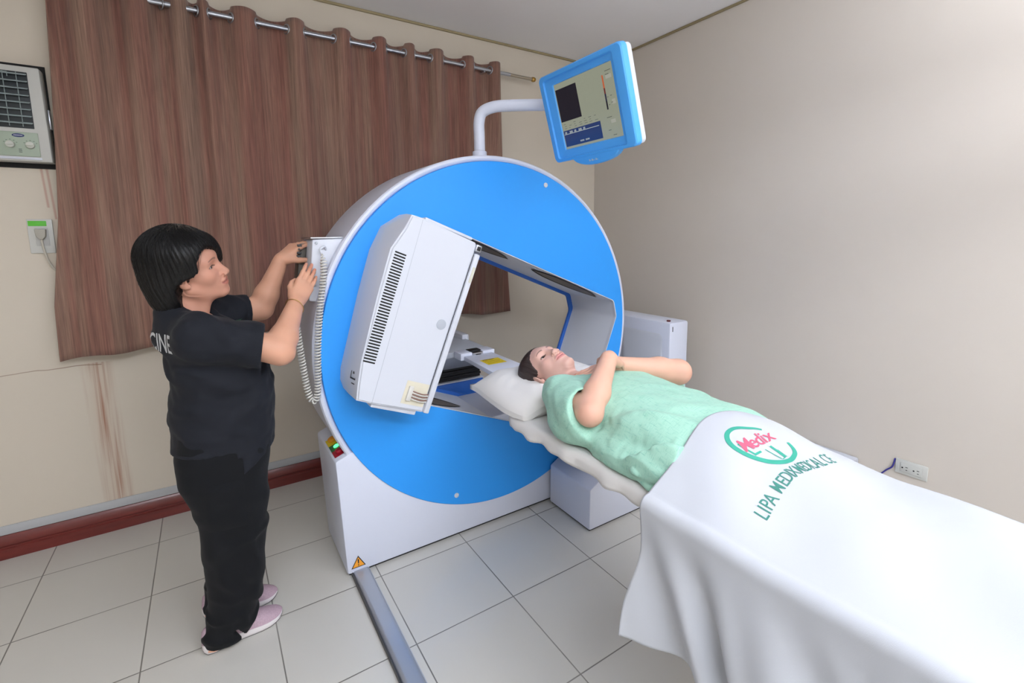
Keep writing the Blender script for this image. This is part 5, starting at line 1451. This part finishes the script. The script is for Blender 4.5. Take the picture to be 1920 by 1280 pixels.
rx = np.array([.15, .17, .190, .205, .200, .190, .190, .195, .195, .16, .09])
def torso(P):
    y = P[..., 1]; t = np.interp(y, ys, tz); r = np.interp(y, ys, rx); zc = .835; rz = np.where(P[..., 2] > zc, t-zc, .075)
    q = (np.abs((P[..., 0]-1.143)/r)**2.3+np.abs((P[..., 2]-zc)/rz)**2.3)**(1/2.3)
    return np.maximum((q-1)*np.minimum(r, rz), np.abs(y-.86)-.46)
S.op(torso, (1.143, .86, .86), (.24, .47, .14), 0)
S.ell((1.12, .86, .780), (.225, .20, .034), .05)            # gown spreading on the table
S.ell((.985, .90, .785), (.085, .18, .038), .04)
Ft = S.F.copy(); S.F[:] = .05
S.cone((.975, 1.215, .872), (.925, 1.060, .865), .066, .072, .035); S.ell((.945, 1.10, .81), (.080, .11, .055), .03)
S.cone((1.315, 1.20, .875), (1.385, 1.11, .875), .060, .066, .03)
# sleeve mouths around the bare arms
shR, elR = A(.965, 1.20, .87), A(.918, 1.015, .882)
dR = (elR-shR)/np.linalg.norm(elR-shR)
mR_ = A(.934, 1.046, .885); cut(S, mR_, dR+A(.30, 0, .42), .16, .16)
S.cone(mR_+A(.008, .03, -.004), mR_+A(-.01, -.06, .02), .049, .058, 0, 's')
dL = (elL-shL)/np.linalg.norm(elL-shL); mL_ = A(1.375, 1.105, .900); cut(S, mL_, dL+A(-.3, 0, .3), .12, .12)
Fs = S.F.copy(); k_ = .022; hh_ = np.maximum(k_-np.abs(Ft-Fs), 0)/k_; S.F = np.minimum(Ft, Fs)-hh_*hh_*k_*.25
X_, Y_, Z_ = np.meshgrid(*S.ax, indexing='ij'); PP = np.stack([X_, Y_, Z_], -1).reshape(-1, 3)
near = np.abs(S.F.reshape(-1)) < .03; Pn = PP[near]; F_ = S.F.reshape(-1); amp = np.zeros(len(Pn))
# folds run from the armpit down to the near hip and along the side
amp += .0125*ridged(Pn, (.90, .40, -.20), 60, 1.0, .7, 2.4)*np.clip((1.02-Pn[:, 1])/.15, 0, 1)*np.clip((1.16-Pn[:, 0])/.15, .12, 1)
amp += .0050*ridged(Pn, (.35, .9, 0), 38, 3.0, 1.6, 2)*np.clip((1.05-Pn[:, 1])/.15, 0, 1)*np.clip((Pn[:, 0]-1.0)/.1, .2, 1)
amp += .0055*ridged(Pn, (.8, -.5, .3), 55, 5.0, 1.5, 2)*np.clip((Pn[:, 1]-1.05)/.08, 0, 1)
amp += .0012*fbm(Pn, 70, 2)
F_[near] -= amp; S.F = F_.reshape(S.F.shape)
S.cone(n0, nb_+A(0, .01, .012), .052, .062, .01, 's'); S.ell((1.135, 1.255, .935), (.055, .045, .05), .015, 's')
def flr(P): return P[..., 2]-.7595
S.op(flr, (1.143, .9, .74), (.4, .55, .03), 0, 's')
# the gown goes under the sheet: end it there
def endc(P): return P[..., 1]-.60
S.op(endc, (1.143, .48, .86), (.4, .14, .3), 0, 's')
# whatever lies beneath the cover sheet stays under it
S.frame(); i1 = np.searchsorted(S.ax[1], .745)
top = np.array([[sheet_top(x, y)-.007 if 0.836 < x < 1.42 else .762 for y in S.ax[1][:i1]] for x in S.ax[0]])
fe = np.array([front_edge(1.16-x) for x in S.ax[0]])
dz = (S.ax[2][None, None, :]-top[:, :, None]); dy = (fe[:, None]-.004-S.ax[1][None, :i1])[:, :, None]
S.F[:, :i1, :] = np.maximum(S.F[:, :i1, :], np.minimum(dz, dy)).astype(np.float32)
V, Q = S.mesh(1); link('gown', fast_mesh('gown', V, Q), M_gown, PT)
#PEOPLE_END
